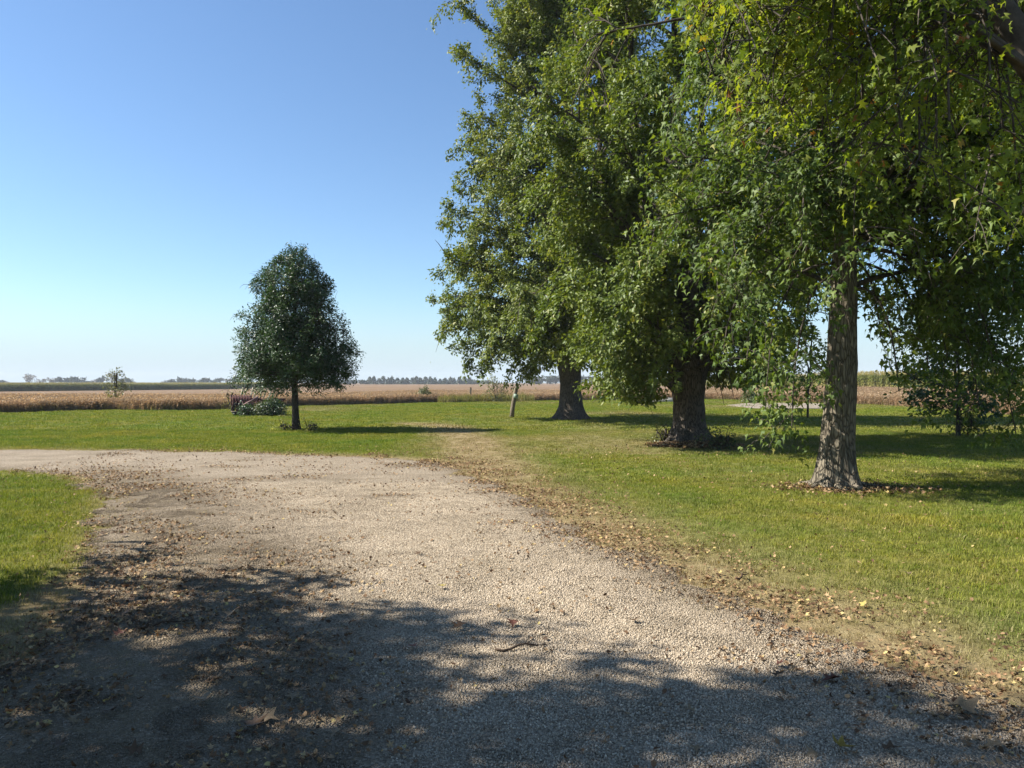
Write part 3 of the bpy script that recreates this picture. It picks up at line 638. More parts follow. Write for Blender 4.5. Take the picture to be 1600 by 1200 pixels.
def grass_mat(name, dry_only=False):
    m, nt, out = newmat(name)
    P = wpos(nt); n1 = noise(nt, .35, 4, .6, P); n2 = noise(nt, 4, 3, .6, P); n5 = noise(nt, 1.4, 4, .65, P)
    bl = attr(nt, 'rnd')
    gcol = ramp(nt, math_(nt, 'ADD', math_(nt, 'MULTIPLY', bl, .65), math_(nt, 'MULTIPLY', n2, .4)), K([(.1, (.09, .135, .012)), (.45, (.18, .235, .022)), (.75, (.27, .295, .036)), (1, (.38, .35, .10))]))
    gcol = mix(nt, 1.0, gcol, ramp(nt, n1, [(.3, (.72, .92, .7)), (.7, (1.3, 1.06, 1.3))]), 'MULTIPLY')
    gcol = mix(nt, 1.0, gcol, ramp(nt, n5, [(.34, (.66, .76, .72)), (.62, (1.16, 1.1, 1.1))]), 'MULTIPLY')
    dcol = ramp(nt, bl, K([(0, (.17, .12, .055)), (.5, (.33, .26, .135)), (1, (.48, .40, .23))]))
    c = mix(nt, attr(nt, 'dry', True), gcol, dcol)
    p = N(nt, 'BsdfPrincipled'); p.inputs['Roughness'].default_value = .7; p.inputs['Specular IOR Level'].default_value = .12; nt.links.new(c, p.inputs['Base Color'])
    t_ = N(nt, 'BsdfTranslucent'); nt.links.new(mix(nt, 1.0, c, (1.25, 1.25, .6), 'MULTIPLY'), t_.inputs['Color'])
    ms = N(nt, 'MixShader'); ms.inputs[0].default_value = .3
    nt.links.new(p.outputs[0], ms.inputs[1]); nt.links.new(t_.outputs[0], ms.inputs[2]); nt.links.new(ms.outputs[0], out.inputs['Surface'])
    return m
M['grass'] = grass_mat('grass_blades')
def tuft(nb, rad, hgt, wid, lean=.5, seed=0):
    r = np.random.default_rng(seed); V = []; F4 = []; F3 = []; A = []
    for b in range(nb):
        q = rad * math.sqrt(r.random()); a = r.uniform(0, 2 * pi); x, y = q * cos(a), q * sin(a)
        d = r.uniform(0, 2 * pi); L = hgt * r.uniform(.5, 1.15); k_ = lean * r.uniform(.2, 1.3); dx, dy = cos(d), sin(d); w_ = wid * r.uniform(.7, 1.3); i = len(V)
        V += [(x - dy * w_, y + dx * w_, 0), (x + dy * w_, y - dx * w_, 0), (x + dx * L * k_ * .35 - dy * w_ * .8, y + dy * L * k_ * .35 + dx * w_ * .8, L * .6), (x + dx * L * k_ * .35 + dy * w_ * .8, y + dy * L * k_ * .35 - dx * w_ * .8, L * .6), (x + dx * L * k_, y + dy * L * k_, L * (1 - .25 * k_))]
        F4.append((i, i + 1, i + 3, i + 2)); F3.append((i + 2, i + 3, i + 4)); A += [r.random()] * 5
    return mesh_from('tuft', V, [np.array(F4), np.array(F3)], M['grass'], {'rnd': A})
fine = variants('fine_tuft', [tuft(34, .10, .042, .0020, .9, i) for i in range(6)])
mid = variants('mid_tuft', [tuft(60, .19, .046, .0036, .9, 20 + i) for i in range(5)])
wide = variants('wide_tuft', [tuft(70, .42, .055, .008, .9, 40 + i) for i in range(5)])
def lawn_pts(P, thin=.0):
    ins, dry, dirt = zones(P)
    u = P[:, 0] / np.maximum(P[:, 1], .1)
    ok = (ins < -.02) & (P[:, 1] < edge_d(u) + .3)
    ok |= (ins >= -.02) & (rng.random(len(P)) < .30 * dirt) & (P[:, 1] < 19)
    ok &= rng.random(len(P)) > dry * .45
    d2 = np.where(ins >= -.02, np.maximum(dry, .85), dry)
    return ok, d2
P = jgrid(-9, 9.5, 2.6, 12.6, .085); P = P[in_view(P, .6)]; ok, dr = lawn_pts(P); P, dr = P[ok], dr[ok]
sc = rng.uniform(.7, 1.25, len(P)) * (1 - .35 * dr) * (.8 + .5 * fbm(P[:, 0] * .8, P[:, 1] * .8, 61))
scatter('lawn_grass', np.c_[P, np.zeros(len(P))], fine, sc, rotz(len(P), .12), 6, 'short mown grass of the near lawn', {'dry': np.clip(dr + rng.normal(0, .15, len(P)), 0, 1)}); k1 = len(P)
P = jgrid(-20, 20, 12.4, 26, .17); P = P[in_view(P, .6)]; ok, dr = lawn_pts(P); P, dr = P[ok], dr[ok]
scatter('lawn_grass', np.c_[P, np.zeros(len(P))], mid, rng.uniform(.7, 1.2, len(P)) * (1 - .3 * dr), rotz(len(P), .1), 5, 'short mown grass of the middle lawn', {'dry': np.clip(dr + rng.normal(0, .12, len(P)), 0, 1)}); k2 = len(P)
P = jgrid(-50, 52, 25.6, 75, .42); P = P[in_view(P, 1)]; ok, dr = lawn_pts(P); P, dr = P[ok], dr[ok]
scatter('lawn_grass', np.c_[P, tz(P[:, 0], P[:, 1])], wide, rng.uniform(.7, 1.2, len(P)), rotz(len(P), .05), 5, 'mown grass of the far lawn below the field', {'dry': np.clip(dr + rng.normal(0, .12, len(P)), 0, 1)}); k3 = len(P)
print('grass', k1, k2, k3)

# gravel stones in trays
def stone_mat():
    m, nt, out = newmat('limestone_stone')
    c = ramp(nt, attr(nt, 'rnd'), K([(0, (.20, .16, .115)), (.25, (.36, .295, .21)), (.6, (.51, .425, .315)), (1, (.68, .59, .46))]))
    n = noise(nt, 1.3, 5, .65, wpos(nt)); c = mix(nt, 1.0, c, ramp(nt, n, [(.3, (.82, .8, .76)), (.7, (1.1, 1.08, 1.06))]), 'MULTIPLY')
    c = mix(nt, attr(nt, 'dry', True), c, (.115, .088, .058))
    principled(nt, out, c, .9, .2); return m
M['stone'] = stone_mat()
def tray(n, rad, smin, smax, seed):
    r = np.random.default_rng(seed); mb = MB()
    O = np.array([(1, 0, 0), (-1, 0, 0), (0, 1, 0), (0, -1, 0), (0, 0, 1), (0, 0, -1)], float)
    C = np.array([(x, y, z) for x in (-1, 1) for y in (-1, 1) for z in (-1, 1)], float) * .62
    OF = [(0, 2, 4), (2, 1, 4), (1, 3, 4), (3, 0, 4), (2, 0, 5), (1, 2, 5), (3, 1, 5), (0, 3, 5)]
    for i in range(n):
        s = smin * (smax / smin) ** (r.random() ** 1.6); V = O * (1 + r.normal(0, .22, (6, 1))) * np.array([s, s * r.uniform(.6, .95), s * r.uniform(.5, .8)])
        V = V @ np.array(mathutils.Euler(r.uniform(0, 6, 3)).to_matrix()).T
        q = rad * math.sqrt(r.random()); a = r.uniform(0, 6.283); mb.add(V + np.array([q * cos(a), q * sin(a), s * .3]), OF, r.random())
    return mb.mesh('stone_tray', M['stone'])
tr = variants('stone_tray', [tray(560, .15, .003, .0088, i) for i in range(6)])
P = jgrid(-9, 7, 2.4, 12, .145); P = P[in_view(P, .6)]; ins, dr, dt = zones(P)
ok = (ins > .02) & (rng.random(len(P)) > dt * .72); P, dt, ins = P[ok], dt[ok], ins[ok]
def drive_z(P, ins):
    b = .012 + .05 * sstep(0, .8, ins) * .3 + .02 * (fbm(P[:, 0] * 1.2, P[:, 1] * 1.2, 71) - .5) + .012 * (fbm(P[:, 0] * 6, P[:, 1] * 6, 77) - .5)
    return np.where(ins < .08, .004, b)
scatter('gravel_stones', np.c_[P, drive_z(P, ins) - .002], tr, rng.uniform(.85, 1.2, len(P)), rotz(len(P)), 6, 'loose limestone gravel stones on the drive', {'dry': np.clip(dt * .8, 0, 1)}); print('trays', len(P))

# dead leaf litter
M['litter'] = leaf_mat('dead_leaf', [(0, (.06, .034, .02)), (.3, (.15, .085, .045)), (.65, (.27, .17, .09)), (.92, (.38, .27, .15)), (1, (.46, .36, .14))], .12, (1.2, 1, .7), .7, .2, 'obj')
def curl_leaf(seed):
    r = np.random.default_rng(seed); V = MAPLE_V.copy() if seed % 2 else np.r_[[(.4, 0, 0)], OVAL_V]
    V = V - np.array([.4, 0, 0]); c = r.uniform(.5, 1.6); rr = np.hypot(V[:, 0], V[:, 1])
    V[:, 2] = c * V[:, 1] ** 2 * r.choice([1, 1, -.6]) + r.uniform(-.3, .7) * V[:, 0] ** 2 + r.normal(0, .05, len(V)) + .08
    F = MAPLE_F if seed % 2 else np.array([(0, i, i % 6 + 1) for i in range(1, 7)])
    return mesh_from('dead_leaf', V, F, M['litter'])
lit = variants('dead_leaf', [curl_leaf(i) for i in range(8)])
P = np.c_[rng.uniform(-9, 9, 230000), 2.5 + 17 * rng.random(230000) ** 1.3]; P = P[in_view(P, .4)]
ins, dr, dt = zones(P); sdv = sdist(P, drive_poly)
verge = np.exp(-((sdv + .3) / .62) ** 2) * (P[:, 0] > -3.2 + -.0 * P[:, 1])
clump = fbm(P[:, 0] * 1.8, P[:, 1] * 1.8, 91)
dens = 1.1 * verge * sstep(.3, .6, clump) + .75 * dt * sstep(.34, .60, clump) * (ins > -.2) + .11 * sstep(.38, .66, clump) * (ins > 0) + .03 * (ins < 0)
ok = rng.random(len(P)) < dens * .8; P, ins = P[ok], ins[ok]
zz = np.where(ins > 0, drive_z(P, ins) + .012, .025)
scatter('leaf_litter', np.c_[P, zz], lit, rng.uniform(.012, .036, len(P)) * (1 + .03 * P[:, 1]), rotz(len(P), .45), 8, 'brown dead leaf litter along the verge and over the drive', None); print('litter', len(P))
# litter ring round the middle maple's foot
P = np.array([4.6, 19.4]) + np.c_[rng.normal(0, .62, 1600), rng.normal(0, .42, 1600)]
rr = np.hypot(P[:, 0] - 4.6, (P[:, 1] - 19.5) * 1.3); P = P[(rr < 1.25) & (np.hypot(P[:, 0] - 4.6, P[:, 1] - 19.9) > .45)]
scatter('leaf_litter', np.c_[P, .02 + .10 * np.exp(-(np.hypot(P[:, 0] - 4.6, P[:, 1] - 19.5) / .7) ** 2)], lit, rng.uniform(.05, .12, len(P)), rotz(len(P), .5), 8, 'heap of dead leaves round the foot of the middle maple')
P = np.array([4.98, 11.55]) + np.c_[rng.normal(0, .5, 1300), rng.normal(0, .32, 1300)]; P = P[np.hypot(P[:, 0] - 4.98, P[:, 1] - 11.75) > .3]
scatter('leaf_litter', np.c_[P, np.full(len(P), .03)], lit, rng.uniform(.03, .07, len(P)), rotz(len(P), .5), 8, 'dead leaves at the foot of the nearest maple')
me = MB(); th = np.linspace(0, 2 * pi, 25)[:-1]
ring = [np.c_[np.cos(th) * q, np.sin(th) * q * .8, np.full(24, zq) + .015 * np.sin(th * 5 + q * 9)] for q, zq in ((1.25, -.03), (1.0, .03), (.75, .07), (.45, .12), (.1, .14))]
V = np.concatenate(ring); i = (np.arange(4) * 24)[:, None]; j = np.arange(24)[None]; j2 = (j + 1) % 24
me.add(V, np.stack([i + j, i + j2, i + 24 + j2, i + 24 + j], -1).reshape(-1, 4))
M['soil'] = simple_mat('dark_litter_soil', (.06, .042, .026), (.17, .12, .07), 9, .95, .1, .8)
tag(me.build('soil_mound', M['soil'], None, True, (4.58, 19.55, 0)), 'low mound of soil round the foot of the middle maple', kind='structure')

# ------------------------------------------------------------------ crops
def field_sheet(name, u0, u1, dfun, d1, hgt, mat_, label, nu=260, nd=70):
    us = np.linspace(u0, u1, nu); q = np.linspace(0, 1, nd) ** 2.2; D0 = dfun(us)
    D = D0[None] + (d1 - D0)[None] * q[:, None]; X = us[None] * D
    hh = hgt + .10 * hgt * (fbm(X * .7, D * .7, 5) - .5)
    Zs = tz(X, D) + hh; Zb = tz(X[:1], D[:1])
    V = np.concatenate([np.stack([X[:1], D[:1], Zb], -1), np.stack([X, D, Zs], -1)]).reshape(-1, 3)
    n = nd + 1; i = np.arange(n - 1)[:, None] * nu + np.arange(nu - 1)[None]
    F = np.stack([i, i + 1, i + nu + 1, i + nu], -1).reshape(-1, 4)
    return tag(link(name, mesh_from(name, V, F, mat_, None, False)), label, kind='structure')
def crop_mat(name, c1, c2, c3, sx, sy):
    c1, c2, c3 = K3(c1), K3(c2), K3(c3)
    m, nt, out = newmat(name); P = wpos(nt)
    mp = N(nt, 'Mapping'); mp.inputs['Scale'].default_value = (sx, sy, 1); nt.links.new(P, mp.inputs[0])
    n1 = noise(nt, 1, 6, .7, mp.outputs[0]); n2 = noise(nt, .03, 3, .5, P)
    c = ramp(nt, n1, [(.3, c1), (.5, c2), (.72, c3)])
    c = mix(nt, 1.0, c, ramp(nt, n2, [(.3, (.85, .82, .8)), (.7, (1.12, 1.12, 1.12))]), 'MULTIPLY')
    principled(nt, out, c, .95, .08, n1, .8, .3); return m
M['soyfield'] = crop_mat('ripe_soybean_canopy', (.155, .102, .06), (.225, .152, .09), (.29, .205, .128), 1.6, .5)
M['cornfield'] = crop_mat('corn_canopy', (.09, .10, .03), (.17, .165, .055), (.30, .26, .11), 1.2, .6)
field_sheet('soybean_field', -1.5, 1.5, lambda u: edge_d(u) + 1.0, 1500, .36, M['soyfield'], 'ripe brown soybean field reaching to the horizon', 400, 60)
def corn_l(u): return np.interp(u, [-1.4, -.667, -.5, -.317, -.29], [175, 195, 225, 275, 285])
def corn_r(u): return np.interp(u, [.10, .20, .333, .45, .56, .667, 1.1], [330, 260, 165, 108, 95, 86, 78])
field_sheet('corn_field', -1.4, -.29, lambda u: corn_l(u) + .8, 400, 2.05, M['cornfield'], 'strip of green corn beyond the soybeans on the left', 200, 30)
field_sheet('corn_field', .11, 1.1, lambda u: corn_r(u) + .8, 420, 2.05, M['cornfield'], 'yellowing corn beyond the soybeans on the right', 200, 30)
M['soy'] = leaf_mat('dry_soybean_stalk', [(0, (.22, .15, .095)), (.5, (.345, .25, .16)), (1, (.47, .36, .245))], .4, (1.2, 1, .7), .7, .15)
M['corn'] = leaf_mat('corn_leaf', [(0, (.08, .11, .02)), (.5, (.19, .20, .05)), (1, (.40, .34, .13))], .25, (1.2, 1.1, .6), .6, .2)
def soy(seed):
    r = np.random.default_rng(seed); mb = MB()
    for q in range(16):
        x, y = r.uniform(-.3, .3), r.uniform(-.22, .22); h_ = r.uniform(.32, .62); dx, dy = r.normal(0, .07, 2); a = r.random()
        mb.tube([(x, y, 0), (x + dx, y + dy, h_ * .6), (x + 1.6 * dx, y + 1.6 * dy, h_)], [.011, .009, .006], 3, a, cap=False)
        for b in range(7):
            z = h_ * r.uniform(.25, 1); an = r.uniform(0, 6.28); L = r.uniform(.05, .12)
            p = np.array([x + dx * z / h_, y + dy * z / h_, z]); A_ = np.array([cos(an), sin(an), r.uniform(-.6, .6)])
            Vv, Ff, aa = leaves(p[None], A_[None], UP[None] + r.normal(0, .5, (1, 3)), np.array([L]), KITE_V, KITE_F, np.array([r.random()])); mb.add(Vv, Ff, aa)
    return mb.mesh('soybean_plant', M['soy'])
def cornp(seed):
    r = np.random.default_rng(seed); mb = MB()
    for q in range(3):
        x, y = (q - 1) * .28 + r.uniform(-.05, .05), r.uniform(-.1, .1); h_ = r.uniform(2.0, 2.4)
        mb.tube([(x, y, 0), (x, y, h_)], [.018, .01], 4, .6, cap=False)
        for b in range(9):
            z = h_ * (.15 + .8 * b / 9); an = (b % 2) * pi + r.uniform(-.5, .5); L = r.uniform(.4, .75); c_, s_ = cos(an), sin(an); a = np.clip((1.0 - z / h_) * .9 + r.uniform(-.2, .3), 0, 1)
            pts = [np.array([x + c_ * L * t, y + s_ * L * t, z + L * (.75 * t - 1.15 * t * t)]) for t in (0, .35, .7, 1)]
            sd_ = np.array([-s_, c_, 0]); ww = [.03, .045, .03, .004]
            V = np.concatenate([[p - sd_ * w_, p + sd_ * w_] for p, w_ in zip(pts, ww)]); mb.add(V, [[0, 1, 3, 2], [2, 3, 5, 4], [4, 5, 7, 6]], a)
        mb.tube([(x, y, h_ - .05), (x + .03, y, h_ + .22)], [.02, .035], 3, .95, cap=False)
    return mb.mesh('corn_plant', M['corn'])
sv = variants('soybean_plant', [soy(i) for i in range(6)]); cv = variants('corn_plant', [cornp(i) for i in range(5)])
P = []
us = np.linspace(-.76, .76, 1500)
for k_, off in enumerate(np.r_[np.arange(-.2, 2.6, .4), np.arange(3, 12, .7), np.arange(12, 45, 1.5)]):
    u = us + rng.uniform(-.0007, .0007, len(us)); d = edge_d(u) + off + rng.normal(0, .12, len(us)); P.append(np.c_[u * d, d])
P = np.concatenate(P); scatter('soybean_crop', np.c_[P, tz(P[:, 0], P[:, 1])], sv, rng.uniform(.8, 1.1, len(P)) * (.9 + .25 * fbm(P[:, 0] * .15, P[:, 1] * .15, 8)), rotz(len(P), .04), 6, 'ripe brown soybean plants standing along the field edge')
P = []
for off in (0, .75, 1.5, 2.4):
    for f, a, b, n in ((corn_l, -.74, -.29, 420), (corn_r, .115, .74, 620)):
        u = np.linspace(a, b, n) + rng.uniform(-.0004, .0004, n); d = f(u) + off; P.append(np.c_[u * d, d])
P = np.concatenate(P); scatter('corn_crop', np.c_[P, tz(P[:, 0], P[:, 1])], cv, rng.uniform(.9, 1.08, len(P)), rotz(len(P)), 5, 'rows of corn standing at the fronts of the corn fields')

# rough grass and weeds along the field edge
dryt = variants('rough_tuft', [tuft(26, .22, .42, .006, .45, 70 + i) for i in range(4)])
px = np.r_[rng.uniform(150, 352, 260), rng.uniform(690, 830, 260), rng.uniform(-20, 1600, 1500)]
u = (px - CX) / FPX; d = edge_d(u) - rng.uniform(-.3, .5, len(u)) - np.where((px > 690) & (px < 830), rng.uniform(0, 1.5, len(u)), 0)
P = np.c_[u * d, d]; gr = ((px > 690) & (px < 830))
scatter('rough_grass', np.c_[P, tz(P[:, 0], P[:, 1])], dryt, np.where(gr, rng.uniform(.9, 1.9, len(u)), rng.uniform(.4, 1.2, len(u))), rotz(len(P), .1), 4, 'tall dry grass and weeds along the edge of the field', {'dry': np.where(gr, rng.uniform(.2, .8, len(u)), rng.uniform(.6, 1, len(u)))})

# ------------------------------------------------------------------ far trees on the horizon
def far_tree(px, top, hw, D, kind, seed, label, group):
    r = np.random.default_rng(seed); x = (px - CX) / FPX * D; z0 = float(tz(x, D)); H = CAMH + (CYP - top) / FPX * D - z0; W = hw / FPX * D
    root = tag(empty('distant_tree', (x, D, z0)), label, 'tree', group)
    mb = MB(); tops = [(0, 0, H * .9)] + [(r.normal(0, W * .4), r.normal(0, W * .3), H * r.uniform(.6, .9)) for q in range(4)]
    for tp in tops: mb.tube([(0, 0, 0), (tp[0] * .3, tp[1] * .3, H * .35), tp], [.35, .25, .06], 5, cap=False)
    mb.build('trunk', M['bark_dark'], root)
    n = {'round': 420, 'conifer': 420, 'thin': 260}[kind]
    if kind == 'conifer':
        z = H * (.08 + .92 * r.random(n) ** 1.2); rad = W * (1 - (z / H)) ** .6 * r.uniform(.5, 1.05, n)
    else:
        lob = np.array([(r.normal(0, W * .45), r.normal(0, W * .45), H * r.uniform(.4, .85), W * r.uniform(.35, .6)) for q in range(7)]); li = r.integers(0, 7, n)
    if kind == 'conifer':
        az = r.uniform(0, 6.28, n); P = np.c_[rad * np.cos(az), rad * np.sin(az), z]
    else:
        dv = nrm(r.normal(0, 1, (n, 3))) * r.uniform(.5, 1, (n, 1)); P = lob[li, :3] + dv * lob[li, 3:4] * np.array([1, 1, .8]); P[:, 2] = np.minimum(np.maximum(P[:, 2], H * .12), H)
    V, F_, a = leaves(P, nrm(r.normal(0, 1, (n, 3))), nrm(r.normal(0, 1, (n, 3)) + UP), r.uniform(.5, 1.2, n) * (1.0 if kind == 'thin' else 1.5) * W / 4, KITE_V, KITE_F, r.random(n))
    link('crown', mesh_from('crown', V, F_, M['far_bare' if kind == 'thin' else 'far_leaf'], {'rnd': a}), root)
left = [(2, 595, 6, 'round'), (11, 596, 5, 'thin'), (45, 586, 12, 'thin'), (62, 593, 8, 'thin'), (78, 591, 8, 'thin'), (84, 594, 5, 'round'), (93, 590, 7, 'round'), (104, 592, 8, 'round'), (113, 591, 9, 'round'), (123, 591, 10, 'round'), (138, 597, 8, 'round'),
        (150, 594, 9, 'thin'), (160, 587, 7, 'round'), (175, 583, 9, 'thin'), (186, 593, 7, 'round'), (198, 593, 10, 'round'), (209, 597, 8, 'thin'), (257, 596, 5, 'thin'), (268, 592, 6, 'round'), (281, 591, 9, 'round'), (290, 594, 7, 'round'), (300, 592, 7, 'round'),
        (314, 590, 7, 'round'), (323, 591, 6, 'round'), (333, 594, 6, 'round'), (344, 591, 6, 'round'), (354, 591, 6, 'thin'), (366, 590, 7, 'round'), (376, 592, 7, 'thin')]
for q, (px, tp, hw, kd) in enumerate(left):
    side = 'left of the spindly young tree' if px < 181 else 'between the spindly young tree and the lone tree'
    lab = {'round': 'hazy round tree on the horizon ' + side, 'thin': 'pale thin tree on the horizon ' + side}[kd]
    far_tree(px, tp, hw, 640 + 30 * (q % 3), kd, 200 + q, lab, kd + ' trees on the horizon ' + side)
for q, px in enumerate(np.arange(540, 764, 7.4)):
    px = float(px + rng.uniform(-1.5, 1.5)); top = 594.5 if px < 575 or px > 737 else (589.5 + rng.uniform(-1, 2.2))
    if 686 < px < 690: top += 3
    far_tree(px, top, 6.5, 560 + 12 * (q % 3), 'conifer' if 575 < px < 737 else 'round', 300 + q, 'dark conifer in the windbreak on the horizon right of the lone tree' if 575 < px < 737 else 'low round tree at an end of the dark windbreak on the horizon', 'windbreak conifers' if 575 < px < 737 else 'round trees at the windbreak ends')
for q, px in enumerate([828, 842, 855, 868, 905, 925, 945, 965, 1000, 1040, 1130, 1400, 1418, 1436, 1520, 1560]):
    far_tree(px, (590 if px < 1000 else 587 if px < 1200 else 579) + rng.uniform(-2, 2), 11, 600, 'round', 400 + q, 'dark round tree on the horizon glimpsed between the maples', 'round trees behind the maples')

# ------------------------------------------------------------------ leaning post, fence post
M['oldwood'] = simple_mat('weathered_grey_wood', (.13, .105, .075), (.27, .225, .165), 14, .9, .15, .6)
M['green_tag'] = simple_mat('faded_green_paint', (.25, .36, .28), (.33, .44, .35), 6, .6, .3)
M['wire'] = simple_mat('rusty_wire', (.10, .06, .04), (.2, .13, .09), 20, .7, .3, .2, .6)
x, y = g(799, 652.5)
root = tag(empty('wooden_post', (x, y, 0)), 'short weathered wooden post leaning right on the lawn edge by the maples', 'post')
mb = MB(); pp = np.array([(0, 0, -.15), (.06, 0, .45), (.15, .02, 1.0), (.26, .03, 1.5), (.30, .03, 1.56)])
mb.tube(pp, [.105, .10, .095, .09, .05], 8); mb.build('post_shaft', M['oldwood'], root)
mb = MB(); mb.box((.20, -.085, .98), (.20, .012, .2), (0, .14, 0)); mb.build('tag', M['green_tag'], root)
mb = MB(); th = np.linspace(0, 2 * pi, 13); mb.tube(np.c_[.22 + .1 * np.cos(th), .02 + .1 * np.sin(th), np.full(13, 1.2)], .008, 4, cap=False); mb.build('wire_band', M['wire'], root)
x, y = g(735, 627.5)
root = tag(empty('fence_post', (x, y, 0)), 'thin dark fence post standing upright in the weeds at the field edge', 'post')
mb = MB(); mb.tube([(0, 0, -.1), (0, .01, .6), (.02, .01, 1.15)], [.09, .085, .08], 7); mb.build('post_shaft', M['oldwood'], root)
mb = MB(); mb.tube([(.02, .01, 1.15), (.02, .01, 1.2)], [.09, .07], 8); mb.build('post_cap', M['wire'], root)

# ------------------------------------------------------------------ old farm implement in the weeds
M['rust'] = simple_mat('rusty_red_steel', (.07, .03, .03), (.20, .085, .085), 12, .75, .3, .4, .3)
M['pinkish'] = simple_mat('faded_red_paint', (.28, .15, .14), (.42, .26, .24), 9, .65, .3, .3)
M['cream'] = simple_mat('bleached_wood_lever', (.55, .45, .30), (.75, .66, .48), 12, .7, .2, .2)
M['rubber'] = simple_mat('old_tyre_rubber', (.012, .012, .012), (.03, .028, .026), 9, .9, .2, .4)
x, y = g(398, 650); fx, fy = x, y + .7
root = tag(empty('farm_cultivator', (fx, fy, 0)), 'rusty old farm cultivator with upright pale levers parked in weeds left of the lone tree', 'farm machine')
def bar(name, p, q, w_, h_, mat_, par=root):
    p = np.array(p, float); q = np.array(q, float); L = np.linalg.norm(q - p); d = mathutils.Vector(q - p)
    mb = MB(); mb.box((0, 0, 0), (L, w_, h_)); o = mb.build(name, mat_, par); o.location = (p + q) / 2
    o.rotation_euler = d.to_track_quat('X', 'Z').to_euler(); return o
sc_ = 37 / 1200                               # metres per picture pixel at this distance
X_ = lambda px: (px - 398) * sc_
bar('toolbar', (X_(358), .0, .78), (X_(398), 0, .80), .10, .10, M['rust'])
bar('toolbar', (X_(358), .75, .78), (X_(432), .75, .76), .10, .10, M['rust'])
bar('cross_beam', (X_(361), -.02, .70), (X_(361), .80, .70), .08, .08, M['rust'])
bar('cross_beam', (X_(388), -.02, .70), (X_(388), .80, .70), .08, .08, M['rust'])
bar('cross_beam', (X_(428), .3, .70), (X_(428), .80, .70), .08, .08, M['rust'])
bar('side_frame', (X_(398), .1, .76), (X_(432), .12, .74), .09, .11, M['rust'])
bar('drawbar', (X_(377), -.35, .52), (X_(396), .0, .92), .12, .07, M['pinkish'])
bar('drawbar', (X_(379), -.38, .44), (X_(398), -.05, .84), .05, .05, M['rust'])
for px_ in (362, 378, 394, 408):
    b = (X_(px_), .35, .84); tilt = .18
    l1 = bar('lever', (b[0], .35, .74), (b[0] + tilt, .38, 1.36), .065, .06, M['cream'])
    l2 = bar('lever', (b[0] + .17, .35, .74), (b[0] + .17 + tilt, .38, 1.33), .065, .06, M['cream'])
    bar('lever_bracket', (b[0] + tilt - .03, .39, 1.35), (b[0] + .20 + tilt, .39, 1.34), .03, .03, M['rust'])
for q in range(16):                           # spring tines under the bars
    tx = X_(356 + q * 2.6); ty = -.05 if q % 2 else .7
    mb = MB(); a = np.linspace(0, 1, 8); mb.tube(np.c_[np.full(8, tx), ty - .22 * np.sin(a * pi) - .05 * a, .85 - .80 * a], np.linspace(.03, .018, 8), 5); mb.build('tine', M['rust'], root)
for q in range(22):
    tx = X_(356 + q * 1.45); bar('tooth', (tx, -.2 + .1 * (q % 3), .48), (tx + .06 * ((q % 3) - 1), -.15, .98), .045, .045, M['rust'])
def wheel(cx, cy, r_):
    mb = MB(); th = np.linspace(0, 2 * pi, 25); mb.tube(np.c_[cx + r_ * np.cos(th), np.full(25, cy), r_ + r_ * np.sin(th) + .05], .09, 8, cap=False); o = mb.build('wheel', M['rubber'], root, True)
    mb = MB(); mb.tube([(cx, cy - .07, r_ + .05), (cx, cy + .07, r_ + .05)], r_ * .35, 8)
    for q in range(6): mb.tube([(cx, cy, r_ + .05), (cx + r_ * .95 * cos(q * pi / 3), cy, r_ + .05 + r_ * .95 * sin(q * pi / 3))], .02, 4)
    h_ = mb.build('rim', M['rust'], root); h_.parent = o
wheel(X_(366), -.2, .26); wheel(X_(410), .55, .3); wheel(X_(418), -.05, .28)
bar('skid', (X_(357), -.35, .20), (X_(370), -.38, .19), .06, .05, M['oldwood'])
# weeds swallowing it
sapling('weed_clump', (fx + X_(412), fy - .42), 51, 'grey green bushy weeds growing up in front of the old cultivator', prof([(.05, .4), (.25, .5), (.42, .3), (.55, .05)]), .05, .5, 30, .07, .012, M['leaf_weed'], 'weeds', stems=6, lpt=14)
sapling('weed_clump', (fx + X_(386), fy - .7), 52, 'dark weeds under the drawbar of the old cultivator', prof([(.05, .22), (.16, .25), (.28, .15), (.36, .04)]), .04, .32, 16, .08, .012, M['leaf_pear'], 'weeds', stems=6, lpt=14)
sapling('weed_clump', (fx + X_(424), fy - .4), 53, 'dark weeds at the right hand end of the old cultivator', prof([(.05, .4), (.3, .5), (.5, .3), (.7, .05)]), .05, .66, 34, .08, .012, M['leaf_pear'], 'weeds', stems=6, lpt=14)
sapling('weed_clump', (fx + X_(352), fy + .3), 54, 'tall dry weed stalks at the left hand end of the old cultivator', prof([(.05, .12), (.5, .16), (.9, .12), (1.2, .03)]), .1, 1.15, 10, .05, .006, M['leaf_pale'], 'weeds', stems=5, lpt=4)
for q, (px_, py_, lb) in enumerate([(444, 673, 'pale low weeds left of the foot of the lone tree'), (484, 673, 'pale low weeds right of the foot of the lone tree')]):
    x, y = g(px_, py_); sapling('weed_clump', (x, y), 55 + q, lb, prof([(.03, .2), (.12, .25), (.22, .05)]), .02, .2, 5, .05, .003, M['leaf_pale'], 'weeds', stems=4, lpt=7)
x, y = g(1125, 703); sapling('weed_clump', (x, y), 58, 'small green weeds right of the litter at the middle maple', prof([(.03, .2), (.15, .3), (.35, .05)]), .03, .32, 14, .07, .006, M['leaf_weed'], 'weeds', stems=4, lpt=8)
x, y = g(1035, 693); sapling('weed_clump', (x, y), 59, 'small sparse weeds left of the litter at the middle maple', prof([(.03, .2), (.2, .25), (.4, .05)]), .03, .38, 10, .06, .006, M['leaf_yel'], 'weeds', stems=4, lpt=5)

